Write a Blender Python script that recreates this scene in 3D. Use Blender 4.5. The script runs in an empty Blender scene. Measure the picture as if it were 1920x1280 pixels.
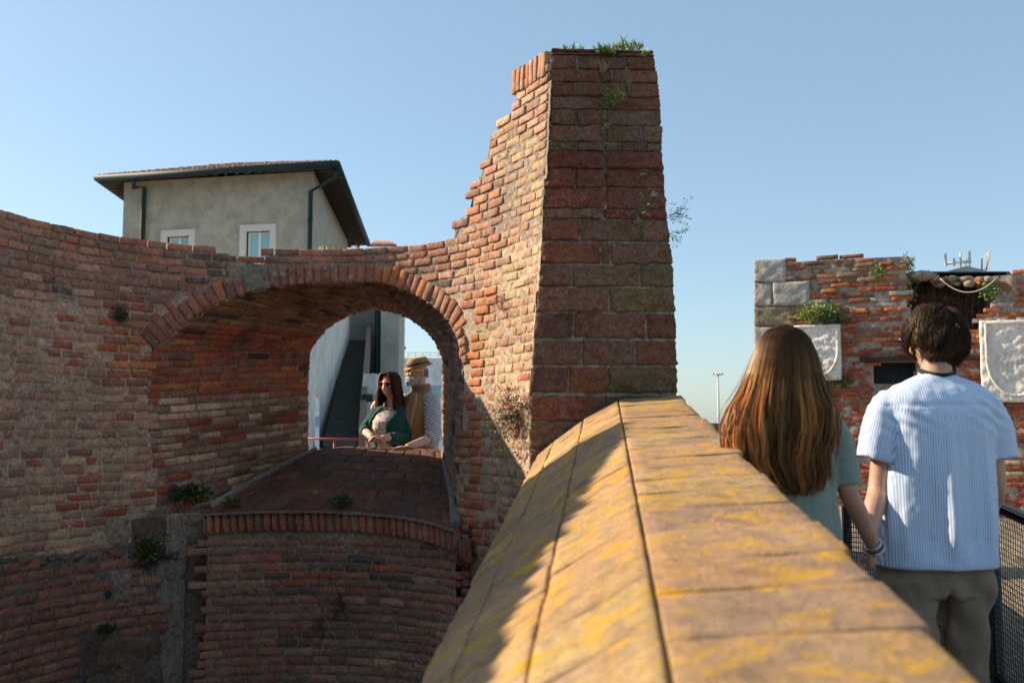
import bpy, math, random
import numpy as np
from mathutils import Vector, noise, Matrix
random.seed(7)
R = math.radians
scene = bpy.context.scene
COL = scene.collection

# ------------------------------------------------------------------ camera, sky, sun, exposure
FPX = 1867.0
PIT = R(4.9)
CP, SP = math.cos(PIT), math.sin(PIT)
cam_d = bpy.data.cameras.new('camera')
cam = bpy.data.objects.new('camera', cam_d)
COL.objects.link(cam)
scene.camera = cam
cam.location = (0, 0, 0)
cam.rotation_euler = (R(90) + PIT, 0, 0)
cam_d.sensor_width = 36.0
cam_d.lens = 36.0 * FPX / 1920.0
cam_d.clip_start = 0.05
cam_d.clip_end = 6000
cam_d.dof.use_dof = True
cam_d.dof.focus_distance = 8.2
cam_d.dof.aperture_fstop = 3.5

SUN = Vector((-1.0, 0.30, 0.57)).normalized()        # direction towards the sun
SUN_EL = math.asin(SUN.z)
SUN_AZ = math.atan2(SUN.x, SUN.y)                    # clockwise from +Y
world = bpy.data.worlds.new("World")
scene.world = world
world.use_nodes = True
wn = world.node_tree.nodes
wl = world.node_tree.links
wn.clear()
wo = wn.new('ShaderNodeOutputWorld')
bg = wn.new('ShaderNodeBackground')
sky = wn.new('ShaderNodeTexSky')
sky.sky_type = 'NISHITA'
sky.sun_disc = False
sky.sun_elevation = SUN_EL
sky.sun_rotation = SUN_AZ
sky.air_density = 1.0
sky.dust_density = 0.8
sky.ozone_density = 3.0
bg.inputs['Strength'].default_value = 0.102
# thin bright haze over the whole sky: lifts and desaturates it a little
hz = wn.new('ShaderNodeMix'); hz.data_type = 'RGBA'; hz.inputs[0].default_value = 0.50
hz.inputs[7].default_value = (1.28, 1.80, 1.94, 1)
wl.new(sky.outputs[0], hz.inputs[6]); wl.new(hz.outputs[2], bg.inputs[0])
wl.new(bg.outputs[0], wo.inputs[0])

sun_d = bpy.data.lights.new('sun', 'SUN')
sun_d.energy = 3.25
sun_d.angle = R(0.55)
sun_d.color = (1.0, 0.84, 0.62)
sun = bpy.data.objects.new('sun', sun_d)
COL.objects.link(sun)
sun.rotation_euler = SUN.to_track_quat('Z', 'Y').to_euler()
sun.location = (-20, 6, 12)

scene.view_settings.view_transform = 'Standard'
scene.view_settings.look = 'None'
scene.view_settings.exposure = 1.32
scene.view_settings.gamma = 1.0
scene.render.engine = 'CYCLES'

# ------------------------------------------------------------------ helpers
def Q(px, py, Y):
    """world point seen at (px,py) of a 1920x1280 frame, at distance Y ahead"""
    a = (px - 960) / FPX
    b = (640 - py) / FPX
    dy = CP - b * SP
    dz = SP + b * CP
    return Vector((a / dy * Y, Y, dz / dy * Y))

def proj(x, y, z):
    c = y * CP + z * SP
    if c < 1e-3: c = 1e-3
    u = -y * SP + z * CP
    return 960 + FPX * x / c, 640 - FPX * u / c

def inpoly(x, y, poly):
    c = False
    j = len(poly) - 1
    for i in range(len(poly)):
        xi, yi = poly[i]; xj, yj = poly[j]
        if (yi > y) != (yj > y) and x < (xj - xi) * (y - yi) / (yj - yi) + xi:
            c = not c
        j = i
    return c

def lerpl(x, pts):
    if x <= pts[0][0]: return pts[0][1]
    for (a, b), (c, d) in zip(pts, pts[1:]):
        if x <= c:
            return b + (d - b) * (x - a) / (c - a) if c > a else d
    return pts[-1][1]

def nz(x, y, z=0.0):
    return noise.noise((x, y, z))

def rnd(a, b): return a + (b - a) * random.random()

def mixc(a, b, t): return tuple(a[i] * (1 - t) + b[i] * t for i in range(3))

def jit(c, s=.20):
    k = 1 + rnd(-s, s)
    return tuple(max(.005, ci * k * (1 + rnd(-s, s) * .35)) for ci in c)

class MB:
    """collects geometry for ONE mesh object"""
    def __init__(self):
        self.v = []; self.f = []; self.m = []; self.c = []
    def vert(self, p, c=(1, 1, 1)):
        self.v.append((p[0], p[1], p[2])); self.c.append(c)
        return len(self.v) - 1
    def face(self, idx, m=0):
        self.f.append(tuple(idx)); self.m.append(m)
    def quad(self, a, b, c, d, m=0, col=(1, 1, 1)):
        i = [self.vert(p, col) for p in (a, b, c, d)]
        self.face(i, m)
    def box(self, c, s, m=0, col=(1, 1, 1), rot=None, bev=0.0):
        c = Vector(c); hx, hy, hz = s[0] / 2, s[1] / 2, s[2] / 2
        M = rot if rot is not None else Matrix.Identity(3)
        def P(x, y, z): return c + M @ Vector((x, y, z))
        if bev <= 0:
            ids = [self.vert(P(x, y, z), col) for z in (-hz, hz) for y in (-hy, hy) for x in (-hx, hx)]
            for q in ((0, 2, 3, 1), (4, 5, 7, 6), (0, 1, 5, 4), (2, 6, 7, 3), (0, 4, 6, 2), (1, 3, 7, 5)):
                self.face([ids[k] for k in q], m)
        else:
            b = min(bev, hx * .45, hy * .45, hz * .45)
            vs = {}
            for sx in (-1, 1):
                for sy in (-1, 1):
                    for sz in (-1, 1):
                        vs[sx, sy, sz] = (self.vert(P(sx * hx, sy * (hy - b), sz * (hz - b)), col),
                                          self.vert(P(sx * (hx - b), sy * hy, sz * (hz - b)), col),
                                          self.vert(P(sx * (hx - b), sy * (hy - b), sz * hz), col))
            def F(l): self.face(l, m)
            for k in (-1, 1):
                o = lambda l: l if k > 0 else l[::-1]
                F(o([vs[k, -1, -1][0], vs[k, 1, -1][0], vs[k, 1, 1][0], vs[k, -1, 1][0]]))
                F(o([vs[-1, k, -1][1], vs[-1, k, 1][1], vs[1, k, 1][1], vs[1, k, -1][1]]))
                F(o([vs[-1, -1, k][2], vs[1, -1, k][2], vs[1, 1, k][2], vs[-1, 1, k][2]]))
            for a in (-1, 1):
                for d in (-1, 1):
                    F([vs[a, d, -1][0], vs[a, d, 1][0], vs[a, d, 1][1], vs[a, d, -1][1]])
                    F([vs[a, -1, d][0], vs[a, 1, d][0], vs[a, 1, d][2], vs[a, -1, d][2]])
                    F([vs[-1, a, d][1], vs[1, a, d][1], vs[1, a, d][2], vs[-1, a, d][2]])
            for k3, t in vs.items():
                F(list(t))
    def tube(self, pts, rad, n=8, m=0, col=(1, 1, 1), caps=True, flat=None, ref=None):
        """round tube through pts; flat=(kx,ky) squashes the section"""
        pts = [Vector(p) for p in pts]
        N = len(pts)
        if not hasattr(rad, '__len__'): rad = [rad] * N
        t0 = (pts[1] - pts[0]).normalized()
        rf = Vector(ref) if ref is not None else (Vector((0, 0, 1)) if abs(t0.z) < .9 else Vector((1, 0, 0)))
        x = (rf - t0 * rf.dot(t0)).normalized()
        rings = []
        for i in range(N):
            if i == 0: t = t0
            elif i == N - 1: t = (pts[i] - pts[i - 1]).normalized()
            else:
                t = (pts[i + 1] - pts[i - 1])
                t = t.normalized() if t.length > 1e-9 else t0
            x = x - t * x.dot(t)
            x = x.normalized() if x.length > 1e-6 else t.orthogonal().normalized()
            y = t.cross(x)
            kx, ky = flat if flat else (1, 1)
            rr = rad[i]
            rings.append([self.vert(pts[i] + x * (math.cos(a) * rr * kx) + y * (math.sin(a) * rr * ky), col)
                          for a in [2 * math.pi * k / n for k in range(n)]])
        for a, b in zip(rings, rings[1:]):
            for k in range(n):
                self.face((a[k], a[(k + 1) % n], b[(k + 1) % n], b[k]), m)
        if caps:
            self.face(rings[0][::-1], m); self.face(rings[-1], m)
    def loft(self, rings, m=0, col=(1, 1, 1), caps=True):
        ids = [[self.vert(p, col) for p in r] for r in rings]
        n = len(ids[0])
        for a, b in zip(ids, ids[1:]):
            for k in range(n):
                self.face((a[k], a[(k + 1) % n], b[(k + 1) % n], b[k]), m)
        if caps:
            self.face(ids[0][::-1], m); self.face(ids[-1], m)
    def ball(self, c, r, m=0, col=(1, 1, 1), n=12, k=8, M=None, fn=None):
        c = Vector(c)
        if not hasattr(r, '__len__'): r = (r, r, r)
        rings = []
        for j in range(1, k):
            ph = math.pi * j / k
            ring = []
            for i in range(n):
                th = 2 * math.pi * i / n
                d = Vector((math.sin(ph) * math.cos(th), math.sin(ph) * math.sin(th), -math.cos(ph)))
                s = fn(d) if fn else 1.0
                p = Vector((d.x * r[0] * s, d.y * r[1] * s, d.z * r[2] * s))
                ring.append(self.vert(c + (M @ p if M is not None else p), col))
            rings.append(ring)
        pb = Vector((0, 0, -r[2])); pt = Vector((0, 0, r[2]))
        b = self.vert(c + (M @ pb if M is not None else pb), col)
        t = self.vert(c + (M @ pt if M is not None else pt), col)
        for A, B in zip(rings, rings[1:]):
            for i in range(n):
                self.face((A[i], A[(i + 1) % n], B[(i + 1) % n], B[i]), m)
        for i in range(n):
            self.face((b, rings[0][(i + 1) % n], rings[0][i]), m)
            self.face((t, rings[-1][i], rings[-1][(i + 1) % n]), m)
    def build(self, name, mats, parent=None, smooth=True):
        me = bpy.data.meshes.new(name)
        off = Vector(parent['_o']) if parent is not None else Vector((0, 0, 0))
        v = np.array(self.v, dtype=np.float32).reshape(-1, 3) - np.array(off[:], dtype=np.float32)
        me.from_pydata(v.tolist(), [], self.f)
        if not isinstance(mats, (list, tuple)): mats = [mats]
        for mm in mats: me.materials.append(mm)
        me.polygons.foreach_set('material_index', self.m)
        me.polygons.foreach_set('use_smooth', [smooth] * len(self.f))
        at = me.attributes.new('col', 'FLOAT_COLOR', 'POINT')
        ca = np.ones((len(self.c), 4), dtype=np.float32); ca[:, :3] = np.array(self.c, dtype=np.float32)
        at.data.foreach_set('color', ca.ravel())
        me.update()
        o = bpy.data.objects.new(name, me)
        COL.objects.link(o)
        if parent is not None:
            o.parent = parent
            o['_o'] = list(off)
        else:
            o['_o'] = [0, 0, 0]
        return o

def thing(name, loc, label, cat, group=None, kind=None):
    o = bpy.data.objects.new(name, None)
    o.empty_display_size = .1
    o.location = loc
    o['_o'] = list(loc)
    COL.objects.link(o)
    tag(o, label, cat, group, kind)
    return o

def tag(o, label=None, cat=None, group=None, kind=None):
    if label: o['label'] = label
    if cat: o['category'] = cat
    if group: o['group'] = group
    if kind: o['kind'] = kind
    return o

def rebase(o, loc):
    """move a single-mesh thing's origin to loc"""
    loc = Vector(loc)
    o.data.transform(Matrix.Translation(-loc)); o.location = loc
    return o

# ------------------------------------------------------------------ materials
def newmat(name):
    m = bpy.data.materials.new(name); m.use_nodes = True
    nt = m.node_tree
    b = nt.nodes['Principled BSDF']
    return m, nt, b

def N(nt, typ, **kw):
    n = nt.nodes.new(typ)
    for k, v in kw.items():
        if k in n.inputs.keys(): n.inputs[k].default_value = v
        else: setattr(n, k, v)
    return n

def mixn(nt, a, b, fac, blend='MIX'):
    n = nt.nodes.new('ShaderNodeMix'); n.data_type = 'RGBA'; n.blend_type = blend
    def put(sock, v):
        if isinstance(v, (tuple, list)): sock.default_value = (v[0], v[1], v[2], 1)
        elif isinstance(v, float): sock.default_value = v
        else: nt.links.new(v, sock)
    put(n.inputs[6], a); put(n.inputs[7], b)
    if isinstance(fac, float): n.inputs[0].default_value = fac
    else: nt.links.new(fac, n.inputs[0])
    return n.outputs[2]

def ramp(nt, src, stops):
    n = nt.nodes.new('ShaderNodeValToRGB')
    el = n.color_ramp.elements
    while len(el) < len(stops): el.new(.5)
    for e, (p, c) in zip(el, stops):
        e.position = p
        e.color = (c, c, c, 1) if not hasattr(c, '__len__') else (c[0], c[1], c[2], 1)
    nt.links.new(src, n.inputs[0])
    return n.outputs[0]

def noisen(nt, co, scale, detail=4, rough=.6, dist=0.0):
    n = N(nt, 'ShaderNodeTexNoise'); n.inputs['Scale'].default_value = scale
    n.inputs['Detail'].default_value = detail; n.inputs['Roughness'].default_value = rough
    n.inputs['Distortion'].default_value = dist
    nt.links.new(co, n.inputs['Vector'])
    return n.outputs['Fac']

def bumpn(nt, h, strength, dist=.01, prev=None):
    b = N(nt, 'ShaderNodeBump'); b.inputs['Strength'].default_value = strength
    b.inputs['Distance'].default_value = dist
    nt.links.new(h, b.inputs['Height'])
    if prev is not None: nt.links.new(prev, b.inputs['Normal'])
    return b.outputs['Normal']

def masonry(name, fine=70, coarse=7, var=.55, stain_pit=(.10, .075, .055), stain_pit_amt=.35, bump=.6,
            patch=None, patch_scale=9, patch_t=(.55, .7), rough=.92, patch_amt=.8, bdist=.006, mott=None):
    """vertex-coloured masonry: per-brick colour, grain, weathering stains or shaded pits painted dark, optional lichen/mortar smears"""
    m, nt, b = newmat(name)
    g = N(nt, 'ShaderNodeNewGeometry').outputs['Position']
    at = N(nt, 'ShaderNodeAttribute', attribute_name='col').outputs['Color']
    n1 = noisen(nt, g, fine, 6, .7)
    n2 = noisen(nt, g, coarse, 5, .65, .4)
    n3 = noisen(nt, g, 1.6, 4, .6, .3)
    n5 = noisen(nt, g, 24, 5, .7, .6)
    k = ramp(nt, n1, [(.25, 1.06 - var), (.75, 1.12 + var * .75)])
    c = mixn(nt, at, k, 1.0, 'MULTIPLY')
    k2 = ramp(nt, n5, [(.3, .74), (.7, 1.32)])
    c = mixn(nt, c, k2, 1.0, 'MULTIPLY')
    if mott:
        n6 = noisen(nt, g, mott[1], 5, .7, .8)
        c = mixn(nt, c, mott[0], ramp(nt, n6, [(.38, 0.0), (.66, mott[2])]))
    s = ramp(nt, n2, [(.50, 0.0), (.72, 1.0)])
    sm = N(nt, 'ShaderNodeMath', operation='MULTIPLY'); nt.links.new(s, sm.inputs[0]); sm.inputs[1].default_value = stain_pit_amt
    c = mixn(nt, c, stain_pit, sm.outputs[0])
    s3 = ramp(nt, n3, [(.35, .86), (.65, 1.16)])
    c = mixn(nt, c, s3, 1.0, 'MULTIPLY')
    if patch:
        n4 = noisen(nt, g, patch_scale, 6, .7, .5)
        s4 = ramp(nt, n4, [(patch_t[0], 0.0), (patch_t[1], patch_amt)])
        c = mixn(nt, c, patch, s4)
    nt.links.new(c, b.inputs['Base Color'])
    b.inputs['Roughness'].default_value = rough
    b.inputs['Specular IOR Level'].default_value = .25
    nn = bumpn(nt, n5, bump, bdist * 1.8)
    nn = bumpn(nt, n1, bump, bdist * .8, nn)
    nt.links.new(nn, b.inputs['Normal'])
    return m

def plain(name, col, rough=.6, metal=0.0, var=.15, scale=12, bump=0.0, spec=.4, bdist=.003, attr=False, coat=0.0):
    m, nt, b = newmat(name)
    tc = N(nt, 'ShaderNodeTexCoord').outputs['Object']
    n1 = noisen(nt, tc, scale, 5, .65)
    k = ramp(nt, n1, [(.3, 1 - var), (.7, 1 + var)])
    base = N(nt, 'ShaderNodeAttribute', attribute_name='col').outputs['Color'] if attr else col
    c = mixn(nt, base, k, 1.0, 'MULTIPLY')
    nt.links.new(c, b.inputs['Base Color'])
    b.inputs['Roughness'].default_value = rough
    b.inputs['Metallic'].default_value = metal
    b.inputs['Specular IOR Level'].default_value = spec
    if coat: b.inputs['Coat Weight'].default_value = coat
    if bump: nt.links.new(bumpn(nt, n1, bump, bdist), b.inputs['Normal'])
    return m

M = {}
M['brick'] = masonry('old brick', mott=((.40, .24, .16), 30, .5), stain_pit_amt=.45, var=.85, bump=.9, patch=(.48, .36, .27), patch_scale=16, patch_t=(.58, .70), patch_amt=.6)
M['brick_buff'] = masonry('weathered buff brick', mott=((.40, .24, .15), 30, .5), stain_pit_amt=.4, var=.75, bump=.8, patch=(.5, .41, .31), patch_scale=15, patch_t=(.56, .68), patch_amt=.6)  # buff brick for the whole round wall face and its arch ring
M['mortar'] = masonry('lime mortar', fine=70, coarse=26, var=.6, stain_pit=(.07, .05, .035), stain_pit_amt=.7, bump=1.0, bdist=.010)  # dark blotches paint the shade of voids in the joints
M['vault'] = masonry('vault brick', var=.8, coarse=4, stain_pit=(.05, .035, .025), stain_pit_amt=.75, patch=(.42, .31, .19), patch_scale=7, patch_t=(.58, .72), patch_amt=.6)
M['stone'] = masonry('red sandstone', fine=60, coarse=22, stain_pit=(.07, .05, .038), stain_pit_amt=.55, var=.85, bump=1.0, bdist=.026, mott=((.30, .19, .12), 7, .7),  # dark blotches here are pits, their shade put into the stone colour
                     patch=(.16, .13, .05), patch_scale=14, patch_t=(.62, .72), patch_amt=.6)
M['coping'] = masonry('lichened coping brick', fine=110, coarse=11, var=.45, stain_pit=(.20, .13, .10), stain_pit_amt=.75, bump=.9,
                      patch=(.60, .32, .010), patch_scale=10, patch_t=(.51, .64), patch_amt=.9, mott=((.34, .23, .16), 5, .6))
M['ruin'] = masonry('ruined red brick', fine=60, coarse=8, stain_pit=(.12, .10, .08), stain_pit_amt=.35, bump=1.0, bdist=.014,
                    patch=(.42, .38, .33), patch_scale=5, patch_t=(.57, .66), patch_amt=.55)
M['quoin'] = masonry('grey quoin stone', fine=45, coarse=10, var=.3, stain_pit_amt=.15, bump=1.0, bdist=.015)
M['marble'] = masonry('weathered white marble', fine=30, coarse=8, var=.12, stain_pit=(.42, .38, .30), stain_pit_amt=.35, bump=.7, bdist=.010, rough=.8)
M['plaster'] = masonry('grey beige plaster', fine=20, coarse=.8, var=.08, stain_pit=(.16, .15, .13), stain_pit_amt=.22, bump=.15)
M['earth'] = masonry('sandy earth', fine=22, coarse=6, var=.35, stain_pit_amt=.25, bump=1.0, bdist=.03)
M['green_metal'] = plain('dark green metal', (.008, .034, .031), .65, .0)
M['dark_metal'] = plain('dark painted metal', (.030, .034, .038), .45, .5)
M['rust'] = plain('rusty iron', (.06, .035, .025), .8, .3, .4)
M['wood'] = plain('dark soffit boards', (.10, .075, .055), .8, 0, .3)
M['tile'] = plain('clay roof tile', (.32, .15, .09), .85, 0, .4, 6, attr=True)
M['white_paint'] = plain('white paint', (.72, .72, .72), .6, 0, .06)
M['frame_stone'] = plain('window stone frame', (.62, .58, .54), .8, 0, .08)
M['concrete'] = plain('concrete steps', (.075, .08, .072), .9, 0, .25, 8)
M['red_paint'] = plain('red paint', (.34, .05, .035), .45)
M['leaf'] = plain('leaves', (.1, .2, .03), .55, attr=True, var=.3, scale=30)
M['twig'] = plain('dry twigs', (.2, .15, .1), .9, attr=True)
gm, nt_, b_ = newmat('window glass')
b_.inputs['Base Color'].default_value = (.25, .55, .62, 1); b_.inputs['Roughness'].default_value = .12
b_.inputs['Specular IOR Level'].default_value = .8
M['glass'] = gm
# ------------------------------------------------------------------ masonry generators
def block(mb, P, quad, h=.010, nx=4, ny=2, rough=.002, col=(1, 1, 1), mat=0, back=.025, r=.004, chip=.0, nsc=9.0):
    """one brick/stone laid on surface P(u,v)->(pos,normal); quad = (u,v) corners bl, br, tr, tl"""
    (a0, a1), (b0, b1), (c0, c1), (d0, d1) = quad
    w = math.hypot(b0 - a0, b1 - a1); hh = math.hypot(d0 - a0, d1 - a1)
    rx = min(.45, r / max(w, 1e-4)); ry = min(.45, r / max(hh, 1e-4))
    us = [0] + [rx + (1 - 2 * rx) * i / nx for i in range(nx + 1)] + [1]
    vs = [0] + [ry + (1 - 2 * ry) * j / ny for j in range(ny + 1)] + [1]
    sd = rnd(0, 100)
    nu, nv = len(us), len(vs)
    ids = []
    tilt_u, tilt_v = rnd(-.003, .003), rnd(-.002, .002)
    for j, fv in enumerate(vs):
        row = []
        for i, fu in enumerate(us):
            e = (i in (0, nu - 1)) + (j in (0, nv - 1))
            # ragged edges: wobble border verts along the surface
            wob = rough * 1.2
            du = wob * nz(sd + fu * 5, fv * 5, 1.3) * (1 if e else .3)
            dv = wob * nz(sd + fu * 5, fv * 5, 7.9) * (1 if e else .3)
            u = (a0 * (1 - fu) + b0 * fu) * (1 - fv) + (d0 * (1 - fu) + c0 * fu) * fv + du
            v = (a1 * (1 - fu) + b1 * fu) * (1 - fv) + (d1 * (1 - fu) + c1 * fu) * fv + dv
            p, n = P(u, v)
            k = h + rough * 2.2 * nz(sd + u * nsc, v * nsc * 1.6, sd) + rough * nz(sd + u * nsc * 4, v * nsc * 4, 3) \
                + tilt_u * (fu - .5) + tilt_v * (fv - .5)
            if chip:
                q = nz(sd * .7 + u * 6, v * 6, 11)
                if q > .15: k -= chip * (q - .15) * 3
            k -= r * (.75 if e == 1 else 1.4 if e == 2 else 0)
            row.append(mb.vert(p + n * k, col))
        ids.append(row)
    for j in range(nv - 1):
        for i in range(nu - 1):
            mb.face((ids[j][i], ids[j][i + 1], ids[j + 1][i + 1], ids[j + 1][i]), mat)
    # sides going back into the mortar
    ring = [(i, 0) for i in range(nu)] + [(nu - 1, j) for j in range(1, nv)] + \
           [(i, nv - 1) for i in range(nu - 2, -1, -1)] + [(0, j) for j in range(nv - 2, 0, -1)]
    bk = []
    for (i, j) in ring:
        fu, fv = us[i], vs[j]
        u = (a0 * (1 - fu) + b0 * fu) * (1 - fv) + (d0 * (1 - fu) + c0 * fu) * fv
        v = (a1 * (1 - fu) + b1 * fu) * (1 - fv) + (d1 * (1 - fu) + c1 * fu) * fv
        p, n = P(u, v)
        bk.append(mb.vert(p - n * back, col))
    L = len(ring)
    for k in range(L):
        i, j = ring[k]; i2, j2 = ring[(k + 1) % L]
        mb.face((ids[j][i], bk[k], bk[(k + 1) % L], ids[j2][i2]), mat)

def rows_of_bricks(mb, P, u0, u1, v0, v1, test, colfn, L=.158, H=.0450, J=.0125, h=(.002, .010), rough=.0028,
                   nx=5, ny=2, mat=0, miss=0.0, r=.004, chip=0.0, wav=.004, back=.03, lens=(1, 1, 1, 1, .6, .8, 1.15), clamp=False, ulo=None):
    v = v0; k = 0
    while v < v1:
        hh = H * rnd(.9, 1.1)
        ua = ulo(v + hh / 2) if ulo else None
        u = u0 - (0 if k % 2 else L * .5) - rnd(0, .05)
        if ua is not None: u = ua
        first = ua is not None
        while u < u1:
            l = (L * (.55 if k % 2 else .95)) if first else L * random.choice(lens) * rnd(.92, 1.06)
            first = False
            if clamp and u < u0:
                l -= u0 - u; u = u0
                if l < .035:
                    u += max(l, 0) + J; continue
            if clamp and u + l > u1:
                l = u1 - u
                if l < .04: break
            uc, vc = u + l / 2, v + hh / 2
            t = test(uc, vc)
            if t and random.random() > miss:
                dv = wav * nz(uc * 3, k * .7, 5)
                hj = rnd(-.0025, .0025)
                sk = rnd(-.002, .002)
                c, hmul, ch = colfn(uc, vc)
                block(mb, P, ((u, v + dv + sk), (u + l, v + dv - sk), (u + l, v + dv + hh + hj - sk), (u, v + dv + hh + hj + sk)),
                      rnd(*h) * hmul, nx, ny, rough, c, mat, back, r, chip + ch)
            u += l + J * rnd(.7, 1.5)
        v += hh + J * rnd(.8, 1.2)
        k += 1

def sheet(mb, P, u0, u1, v0, v1, test, colfn, step=.03, amp=.005, mat=1, off=-.0015, fr=14):
    nu = max(1, int(round((u1 - u0) / step))); nv = max(1, int(round((v1 - v0) / step)))
    ids = {}
    def g(i, j):
        if (i, j) not in ids:
            u = u0 + (u1 - u0) * i / nu; v = v0 + (v1 - v0) * j / nv
            p, n = P(u, v)
            ids[i, j] = mb.vert(p + n * (off + amp * nz(u * fr, v * fr, 2) * 1.6 + amp * .8 * nz(u * fr * 3, v * fr * 3, 4)), colfn(u, v))
        return ids[i, j]
    for j in range(nv):
        for i in range(nu):
            u = u0 + (u1 - u0) * (i + .5) / nu; v = v0 + (v1 - v0) * (j + .5) / nv
            if test(u, v):
                mb.face((g(i, j), g(i + 1, j), g(i + 1, j + 1), g(i, j + 1)), mat)

# ------------------------------------------------------------------ plan of the round wall (right to left)
PLAN_PX = [(1030, 5.50), (995, 5.85), (930, 6.35), (870, 6.72), (800, 7.0), (720, 7.17), (603, 7.25), (450, 7.2), (300, 6.98), (150, 6.55), (0, 6.0)]
plan = [Q(px, 800, D) for px, D in PLAN_PX]
plan = [(p.x, p.y) for p in plan] + [(-3.12, 5.4), (-3.10, 4.8), (-3.02, 4.2), (-2.9, 3.4), (-2.75, 2.6), (-2.5, 1.6)]
def catmull(pts, per=24):
    out = []
    P_ = [pts[0]] + list(pts) + [pts[-1]]
    for i in range(1, len(P_) - 2):
        p0, p1, p2, p3 = P_[i - 1], P_[i], P_[i + 1], P_[i + 2]
        for k in range(per):
            t = k / per
            out.append(tuple(.5 * ((2 * p1[a]) + (-p0[a] + p2[a]) * t + (2 * p0[a] - 5 * p1[a] + 4 * p2[a] - p3[a]) * t * t
                                   + (-p0[a] + 3 * p1[a] - 3 * p2[a] + p3[a]) * t ** 3) for a in range(len(p1))))
    out.append(tuple(pts[-1]))
    return out
cc = np.array(catmull(plan))
seg = np.hypot(*(cc[1:] - cc[:-1]).T)
arc = np.concatenate([[0], np.cumsum(seg)])
SMAX = arc[-1]
DS = .01
ss = np.arange(-.5, SMAX + 1, DS)
tx = np.interp(ss, arc, cc[:, 0]); ty = np.interp(ss, arc, cc[:, 1])
gx = np.gradient(tx, DS); gy = np.gradient(ty, DS)
kern = np.ones(21) / 21
gx = np.convolve(np.pad(gx, 10, 'edge'), kern, 'valid'); gy = np.convolve(np.pad(gy, 10, 'edge'), kern, 'valid')
bad = np.hypot(gx, gy) < .5
i0 = int(.62 / DS)
gx[:50] = gx[i0]; gy[:50] = gy[i0]
TX, TY, GX, GY = tx.tolist(), ty.tolist(), gx.tolist(), gy.tolist()
def W(s, z):
    f = (s + .5) / DS
    i = int(f)
    if i < 0: i = 0
    if i > len(TX) - 2: i = len(TX) - 2
    f -= i
    if f < 0: f = 0
    if f > 1: f = 1
    x = TX[i] + (TX[i + 1] - TX[i]) * f; y = TY[i] + (TY[i + 1] - TY[i]) * f
    a = GX[i] + (GX[i + 1] - GX[i]) * f; b = GY[i] + (GY[i + 1] - GY[i]) * f
    l = math.hypot(a, b) or 1
    x += .058 * max(0, z + .1) * math.exp(-(max(0, s) / .8) ** 2)
    return Vector((x, y, z)), Vector((-b / l, a / l, 0))
def Wout(t):
    def f(s, z):
        p, n = W(s, z)
        return p + n * t, n
    return f
# px (at horizon) -> s
SPX = [(proj(*W(s, 0)[0])[0], s) for s in np.arange(0, SMAX, .02)]
SPX = [(p, s) for p, s in SPX if p < 1040]
def s_of(px):
    best = min(SPX, key=lambda t: abs(t[0] - px) + (0 if t[1] < 5 else 1000))
    return best[1]
def SZ(px, py):
    """(s,z) of the round wall seen at a photo pixel"""
    s = s_of(px); z = 0
    for _ in range(12):
        p, n = W(s, z)
        x, y = proj(*p)
        z += (y - py) / FPX * p.y * .98
        s += (x - px) / FPX * p.y * .8
    return s, z

TOP = [(-400, 300), (0, 385), (27, 395), (110, 420), (182, 439), (220, 446), (299, 460), (347, 464), (402, 467), (458, 474), (486, 484), (500, 485),
       (501, 467), (760, 461), (835, 456), (837, 442), (852, 439), (853, 424), (862, 421), (863, 404), (879, 402), (880, 386), (888, 380),
       (888, 369), (884, 360), (888, 344), (896, 329), (910, 307), (908, 291), (916, 276), (922, 251), (919, 243), (936, 238),
       (938, 219), (960, 210), (966, 191), (966, 176), (968, 168), (1060, 100)]
OUTL = TOP + [(1080, 1500), (-400, 1500)]
# arch opening on the face: outer (extrados) and inner (intrados) outlines in photo pixels
INTR = [(300, 960), (285, 850), (278, 760), (276, 700), (286, 655), (310, 632), (340, 612), (370, 590), (406, 568), (458, 552), (502, 540),
        (554, 533), (610, 530), (680, 529), (720, 530), (748, 540), (776, 551), (804, 566), (833, 586), (849, 604), (860, 630),
        (867, 665), (870, 700), (868, 780), (862, 840), (856, 920), (856, 1000)]
EXTR_TOP = [(278, 640), (282, 610), (300, 590), (322, 566), (352, 548), (385, 535), (430, 524), (452, 498), (500, 500), (547, 497), (640, 493), (700, 494),
            (735, 501), (780, 514), (828, 538), (866, 560), (884, 590), (884, 640), (880, 760)]
HOLE = [(300, 960), (278, 760)] + EXTR_TOP[1:-2] + [(872, 640), (872, 700), (868, 800), (858, 920), (856, 1000)]
GAP_STUCCO = [(190, 965), (300, 962), (345, 950), (395, 945), (390, 1010), (350, 1050), (345, 1290), (298, 1290), (300, 1160), (290, 1060), (190, 1030)]
LOWLEFT = [(-300, 1010), (0, 1062), (120, 1052), (235, 1030), (290, 1052), (300, 1150), (300, 1600), (-300, 1600)]
UNDER = [(340, 1000), (860, 1000), (860, 1700), (330, 1700)]

PINK = (.54, .305, .21); BUFF = (.58, .38, .23); ORANGE = (.52, .18, .065); RED = (.40, .10, .048)
BROWN = (.29, .14, .085); DARK = (.085, .06, .05); YEL = (.50, .36, .20); MAUVE = (.42, .235, .16); GREY = (.2, .17, .15)
def pick(ws):
    t = random.random() * sum(w for w, c in ws)
    for w, c in ws:
        t -= w
        if t <= 0: return jit(c)
    return jit(ws[-1][1])

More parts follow.
